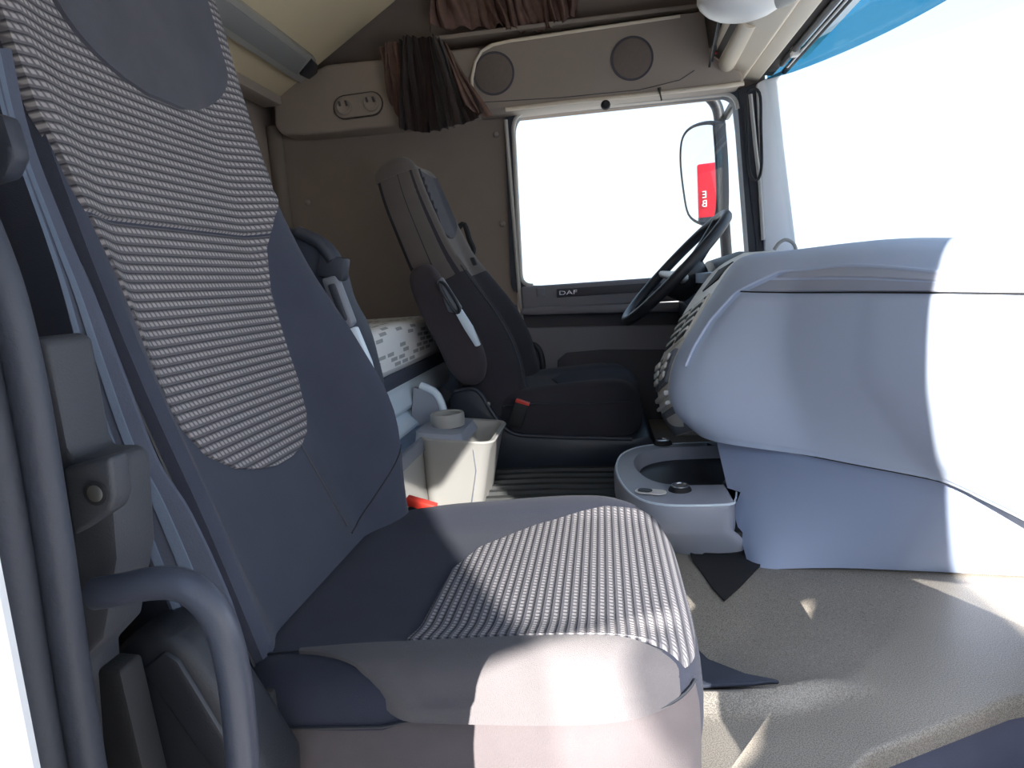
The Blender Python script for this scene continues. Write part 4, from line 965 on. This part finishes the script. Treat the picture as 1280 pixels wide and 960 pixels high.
prism('tray_far_side', [(XF+0.002, 1.53, 0.585), (XF+0.0, 1.53, 0.645), (XF-0.02, 1.53, 0.69), (XF-0.08, 1.53, 0.71), (XF-0.10, 1.53, 0.585)], (0, 0.02, 0), M_TRAY, sc)
# bin
def rrect(x0, x1, y0, y1, r, z, n=6):
    out = []
    for cx_, cy_, a0 in ((x1-r, y1-r, 0), (x0+r, y1-r, PI/2), (x0+r, y0+r, PI), (x1-r, y0+r, 1.5*PI)):
        for i in range(n+1):
            a = a0+PI/2*i/n; out.append(Vector((cx_+r*math.cos(a), cy_+r*math.sin(a), z)))
    return out
def tilt(ring, k): return [Vector((p.x, p.y, p.z-k*max(0, p.x-XF))) for p in ring]
T1, T2 = 0.30, 0.28
bin_r = [rrect(XF, -0.355, 1.29, 1.50, 0.03, 0.38), rrect(XF, -0.335, 1.275, 1.515, 0.032, 0.47), tilt(rrect(XF, -0.312, 1.262, 1.532, 0.035, 0.590), 0.10), tilt(rrect(XF, -0.300, 1.255, 1.54, 0.038, 0.612), 0.10),
         tilt(rrect(XF, -0.302, 1.259, 1.535, 0.036, 0.616), 0.10), tilt(rrect(XF+0.01, -0.312, 1.270, 1.522, 0.03, 0.614), 0.10), tilt(rrect(XF+0.09, -0.320, 1.278, 1.515, 0.026, 0.590), 0.10), rrect(XF+0.10, -0.35, 1.30, 1.49, 0.02, 0.44)]
loft('bin', bin_r, M_LGREY, sc)
tube('bin_seam', [(-0.355, 1.262, 0.580), (-0.352, 1.268, 0.52), (-0.375, 1.280, 0.42)], 0.0016, M_MGREY, sc, 6)
# deck with cup holder behind the bin mouth
dk = loft('deck', [tilt(rrect(XF-0.02, -0.385, 1.272, 1.525, 0.03, 0.590), 0.05), tilt(rrect(XF-0.02, -0.395, 1.29, 1.51, 0.03, 0.622), 0.1)], M_TRAY, sc)
lathe('cup_holder', [(0.046, 0.0), (0.048, 0.012), (0.048, 0.034), (0.045, 0.038), (0.038, 0.036), (0.036, 0.02), (0.0, 0.015)], (-0.450, 1.40, 0.616), (0, 0, 1), M_LGREY, sc, 32)
lathe('cup_well', [(0.0355, 0.0), (0.0355, 0.004), (0.0, 0.004)], (-0.450, 1.40, 0.636), (0, 0, 1), M_BLKR, sc, 32)

# ------------------------------------------------------------------ steering wheel
sw_c = Vector((0.242, 1.90, 1.012)); ax = Vector((-0.70, -0.03, 0.715)).normalized()
stw = thing('steering_wheel', 'dark steering wheel tilted in front of the driver seat', 'steering wheel', sw_c)
e1 = Vector((0, 1, 0)); e1 = (e1-ax*e1.dot(ax)).normalized(); e2 = ax.cross(e1)
N = 72; bm = bmesh.new(); R = []
for i in range(N):
    a = 2*PI*i/N; c = sw_c+(e1*math.cos(a)+e2*math.sin(a))*0.232; d = (e1*math.cos(a)+e2*math.sin(a))
    R.append([bm.verts.new(c+d*(0.0155*math.cos(2*PI*k/12))+ax*(0.0175*math.sin(2*PI*k/12))) for k in range(12)])
for i in range(N):
    for k in range(12): bm.faces.new((R[i][k], R[i][(k+1) % 12], R[(i+1) % N][(k+1) % 12], R[(i+1) % N][k]))
frombm('rim', bm, M_WHEEL, stw)
for a in (0.12, PI-0.12, 1.5*PI-0.35, 1.5*PI+0.35):
    d = e1*math.cos(a)+e2*math.sin(a)
    tube('spoke', [sw_c+d*0.05-ax*0.035, sw_c+d*0.13-ax*0.02, sw_c+d*0.226], [0.022, 0.016, 0.012], M_SILV if abs(math.cos(a)) > 0.9 else M_WHEEL, stw, 10)
lathe('hub', [(0.0, 0.012), (0.05, 0.010), (0.078, 0.0), (0.082, -0.02), (0.07, -0.06), (0.05, -0.09)], sw_c-ax*0.02, ax, M_WHEEL, stw, 32)
col_m = mat('column_grey', srgb(116, 132, 152), 0.45, 400, 0.1)
tube('column_shroud', [sw_c-ax*0.08, sw_c-ax*0.17, sw_c-ax*0.30+Vector((0.03, 0, 0.01))], [0.055, 0.075, 0.085], col_m, stw, 20)
tube('stalk', [sw_c-ax*0.11+Vector((0, -0.05, 0)), sw_c-ax*0.09+Vector((0.01, -0.19, 0.0))], [0.009, 0.013], M_BLK, stw, 10)
# instrument hood behind the wheel
ih = loft('instrument_hood', [[Vector((0.36, 1.68+0.54*i/15, 0.90+0.13*math.sin(PI*i/15)**0.5)) for i in range(16)], [Vector((0.46, 1.66+0.61*i/15, 0.92+0.135*math.sin(PI*i/15)**0.5)) for i in range(16)], [Vector((0.68, 1.62+0.68*i/15, 0.93+0.10*math.sin(PI*i/15)**0.5)) for i in range(16)]], M_BLK, da)

# ------------------------------------------------------------------ small overhead things at the windscreen corner
lampt = thing('map_lamp', 'white rounded lamp housing under the overhead shelf near the windscreen', 'lamp', (0.45, 1.6, 1.72))
def ell(c, rx, ry, rz, n=24, m=12):
    return [[Vector((c[0]+rx*math.sin(PI*(j+0.5)/m)*math.cos(2*PI*i/n), c[1]+ry*math.sin(PI*(j+0.5)/m)*math.sin(2*PI*i/n), c[2]+rz*math.cos(PI*(j+0.5)/m))) for i in range(n)] for j in range(m)]
loft('lamp_body', ell((0.416, 1.60, 1.733), 0.125, 0.11, 0.07), M_WHITE, lampt)
loft('lamp_lens', ell((0.506, 1.57, 1.713), 0.055, 0.07, 0.035), M_LGREY, lampt)
rb = thing('side_roller_blind', 'cream rolled side blind in its holder above the driver door', 'blind', (0.50, 2.1, 1.72))
tube('blind_roll', [(0.490, 1.86, 1.752), (0.490, 2.26, 1.740)], 0.030, M_HEAD, rb, 20)
tube('blind_end', [(0.490, 2.26, 1.740), (0.490, 2.275, 1.740)], 0.022, M_HEADD, rb, 16)
ov = struct(sweepy('recess_shade_block', [(0.40, 2.0), (0.425, 1.80), (0.445, 1.765), (0.47, 1.745), (0.47, 2.32), (0.40, 2.32)], 1.2, 2.25, M_HEADD, None, 0.004))  # solid dark block painted in for the shade of the corner recess
clut = thing('overhead_net', 'dark cords with a tiny red tag hanging in the overhead corner recess', 'net', (0.45, 2.2, 1.76))
for i in range(6):
    tube('net_cord', [(0.425+0.010*i, 2.24, 1.73+0.018*i), (0.415+0.010*i, 2.10, 1.75+0.018*i), (0.41+0.010*i, 1.95, 1.79+0.018*i)], 0.004, M_BLK, clut, 6, 10)
box('red_tag', (0.440, 2.20, 1.762), (0.448, 2.215, 1.785), M_RED, clut, 0.001)
gs = tube('grab_strap', closed_smooth([(0.574, 2.33, 1.647), (0.572, 2.33, 1.52), (0.576, 2.33, 1.389), (0.587, 2.33, 1.337), (0.611, 2.33, 1.332), (0.623, 2.33, 1.384), (0.622, 2.33, 1.516), (0.618, 2.33, 1.642)], 5)+[Vector((0.574, 2.33, 1.647))], 0.0055, M_BLKR, None, 8)
tag(gs, 'thin black strap loop hanging on the far windscreen post', 'strap')
gr = tube('post_rod', [(0.592, 2.36, 1.647), (0.607, 2.36, 1.465), (0.623, 2.36, 1.314), (0.632, 2.36, 1.101)], 0.0075, M_FRAMEL, None, 10)
tag(gr, 'pale grey grab rod running down the far windscreen post', 'rod')
kn = lathe('curtain_knob', [(0.0, 0.022), (0.012, 0.020), (0.018, 0.010), (0.012, 0.0), (0.008, -0.004)], (0.046, 2.262, 1.641), (0, -1, -0.3), M_BLKR, None, 16)
tag(kn, 'round black knob on the rail above the door window', 'knob')
hk2 = tube('rail_hook', [(0.245, 2.25, 1.678), (0.247, 2.25, 1.658), (0.252, 2.25, 1.632)], [0.007, 0.003, 0.003], M_HEADD, None, 8)
tag(hk2, 'tiny hook hanging on the rail right of the black knob', 'hook')

# ------------------------------------------------------------------ outside
mi = thing('door_mirror', 'black framed exterior mirror beyond the driver door window', 'mirror', (0.495, 2.9, 1.434))
MN = Vector((-0.78, -0.62, 0.0)).normalized()      # the glass looks back along the truck and in towards the driver
mo = [Vector(p) for p in [(0.526, 2.817, 1.648), (0.458, 2.903, 1.66), (0.416, 2.955, 1.624), (0.404, 2.971, 1.526), (0.413, 2.959, 1.376), (0.43, 2.938, 1.268), (0.473, 2.884, 1.219), (0.515, 2.831, 1.215), (0.537, 2.804, 1.268), (0.54, 2.8, 1.45), (0.534, 2.807, 1.608)]]
cm = sum(mo, Vector())/len(mo)
mo = closed_smooth(mo, 4)
prism('mirror_housing', [cm+(p-cm)*1.05 for p in mo], -MN*0.07, M_BLK, mi, 0.01)
tube('mirror_rim', [cm+(p-cm)*1.0+MN*0.004 for p in mo]+[cm+(mo[0]-cm)*1.0+MN*0.004], 0.0075, M_BLK, mi, 8)
prism('mirror_glass', [cm+(p-cm)*0.965+MN*0.004 for p in mo], MN*0.004, M_MIRROR, mi)
tube('mirror_arm', [(0.483, 2.95, 1.831), (0.547, 2.95, 1.782), (0.578, 2.95, 1.701), (0.577, 2.95, 1.507), (0.587, 2.95, 1.286), (0.6, 2.95, 1.023), (0.607, 2.95, 0.792)], 0.026, M_BLK, mi, 12, 30)
tube('mirror_bracket', [(0.61, 2.95, 1.70), (0.60, 2.75, 1.70), (0.60, 2.50, 1.68)], 0.018, M_BLK, mi, 10)
vz = thing('exterior_sun_visor', 'blue tinted sun visor outside along the top of the windscreen', 'visor', (1.0, 1.3, 1.75))
grid('visor_sheet', lambda u, v: (ws_x(2.36-2.3*u, 1.75)+0.02+0.14*math.sin(PI*u)**0.5*v, 2.36-2.3*u, 1.80-0.105*v), 40, 10, M_VISOR, vz, None, (0.005, 0, 0))
box('visor_bracket', (0.98, 1.76, 1.76), (1.03, 1.81, 1.80), M_MGREY, vz, 0.004)
# ground and neighbours
g = struct(box('trim_22', (-60, -60, -1.45), (120, 80, -1.40), M_CONC, None, 0))
tl = thing('red_trailer', 'red trailer with white letters seen in the door mirror', 'trailer', (-9.0, 4.4, -1.4))
box('trailer_body', (-14.0, 1.2, -0.4), (-6.0, 3.44, 2.44), M_TRAILER, tl, 0.03)
box('chassis', (-13.5, 1.3, -0.75), (-6.2, 3.3, -0.42), M_BLKR, tl, 0.03)
for x_ in (-12.5, -11.2, -7.4):
    lathe('wheel', [(0.2, 0.0), (0.48, 0.02), (0.5, 0.1), (0.5, 0.25), (0.46, 0.3), (0.15, 0.3)], (x_, 3.0, -0.9), (0, 1, 0), M_BLKR, tl, 24)
box('lower_panel', (-6.03, 1.2, -0.35), (-5.99, 3.44, 1.72), M_BLK, tl, 0.004)
for ch, z_ in (('E', 2.02), ('B', 1.90)):
    text_mesh('trailer_lettering', ch, 0.13, 0.01, Matrix.Translation((-5.985, 3.345, z_)) @ Matrix.Rotation(PI/2, 4, 'Z') @ Matrix.Rotation(PI/2, 4, 'X'), M_WHITE, tl)
# unseen blockers added to shape the sun patches; then the open passenger door
struct(box('added_yard_wall', (-25, -12.4, -1.4), (25, -12.0, 2.2), M_CONC, None, 0.02))  # added wall, out of view behind the camera
struct(box('added_shade_column', (1.64, -4.4, -1.4), (2.05, -4.0, 5.5), M_CONC, None, 0.02))  # added column; its edge ends the second sun's patch on the cushion
struct(prism('added_shade_sheet', [(X-1.95, -3.0, z+1.5) for X, z in ((-0.60, 0.60), (-0.345, 0.69), (-0.316, 0.735), (-0.25, 0.77), (-0.19, 0.80), (-0.168, 0.795), (-0.152, 0.725), (-0.124, 0.655), (-0.095, 0.60), (0.045, 0.60), (0.045, 1.75), (-0.60, 1.75))], (0, -0.03, 0), M_BEIGE))  # added sheet, outline cut to shade the cushion and dash
struct(prism('added_shade_block', [(X-1.95, -3.05, z+1.525) for X, z in ((-0.16, -2.92), (-0.15, 0.555), (-0.11, 0.60), (-0.09, 0.69), (-0.05, 0.80), (0.0, 0.868), (0.018, 0.847), (0.08, 0.775), (0.18, 0.69), (0.7, 0.58), (0.7, -2.92))], (0, -1.2, 0), M_MGREY))  # added block, outline cut to keep sun off the floor mat
struct(prism('added_shade_board', [(X+1.0, -2.0, z+1.2) for X, z in ((-0.5, 1.2), (-0.02, 1.2), (0.2, 1.26), (0.3, 1.39), (0.36, 1.47), (0.40, 1.40), (0.43, 0.98), (3.0, 0.98), (3.0, 3.4), (0.2, 3.4), (-0.5, 1.9))], (0, -0.03, 0), M_BEIGE))  # added board, keeps the second sun off the dash and upper bin
d2 = struct(thing('door_2', 'x', 'x', (0.80, -0.09, 0.2)))
for k_ in ('label', 'category'): del d2[k_]
def dp(q, z, o=0.0): return Vector((0.80-0.342*q-0.94*o, -0.09-0.94*q+0.342*o, z))
dn = Vector((0.94, -0.342, 0))*0.05
prism('door_leaf', [dp(0, 0.15), dp(0.95, 0.15), dp(0.95, 0.96), dp(0.52, 0.98), dp(0.45, 1.07), dp(0.13, 1.07), dp(0.10, 1.0), dp(0, 1.0)], dn, M_PAINT, d2, 0.01)  # unseen leaf, top edge shaped to shade the floor mat
prism('rear_post', [dp(0.93, 0.95), dp(0.95, 0.95), dp(0.95, 1.86), dp(0.93, 1.86)], dn*0.5, M_SEAL, d2, 0.004)
prism('top_rail', [dp(0.20, 1.84), dp(0.95, 1.84), dp(0.95, 1.865), dp(0.20, 1.865)], dn*0.5, M_SEAL, d2, 0.004)
prism('front_post', [dp(0, 1.0), dp(0.03, 1.0), dp(0.23, 1.85), dp(0.20, 1.85)], dn*0.5, M_SEAL, d2, 0.004)
box('mirror_housing', (0.97, -0.42, 1.28), (1.25, -0.28, 2.02), M_BLK, d2, 0.04, 3)  # unseen mirror, added to keep the second sun off the dash
tube('mirror_arm', [(0.86, -0.05, 1.90), (0.95, -0.20, 1.96), (1.08, -0.33, 1.96)], 0.02, M_BLK, d2, 10)
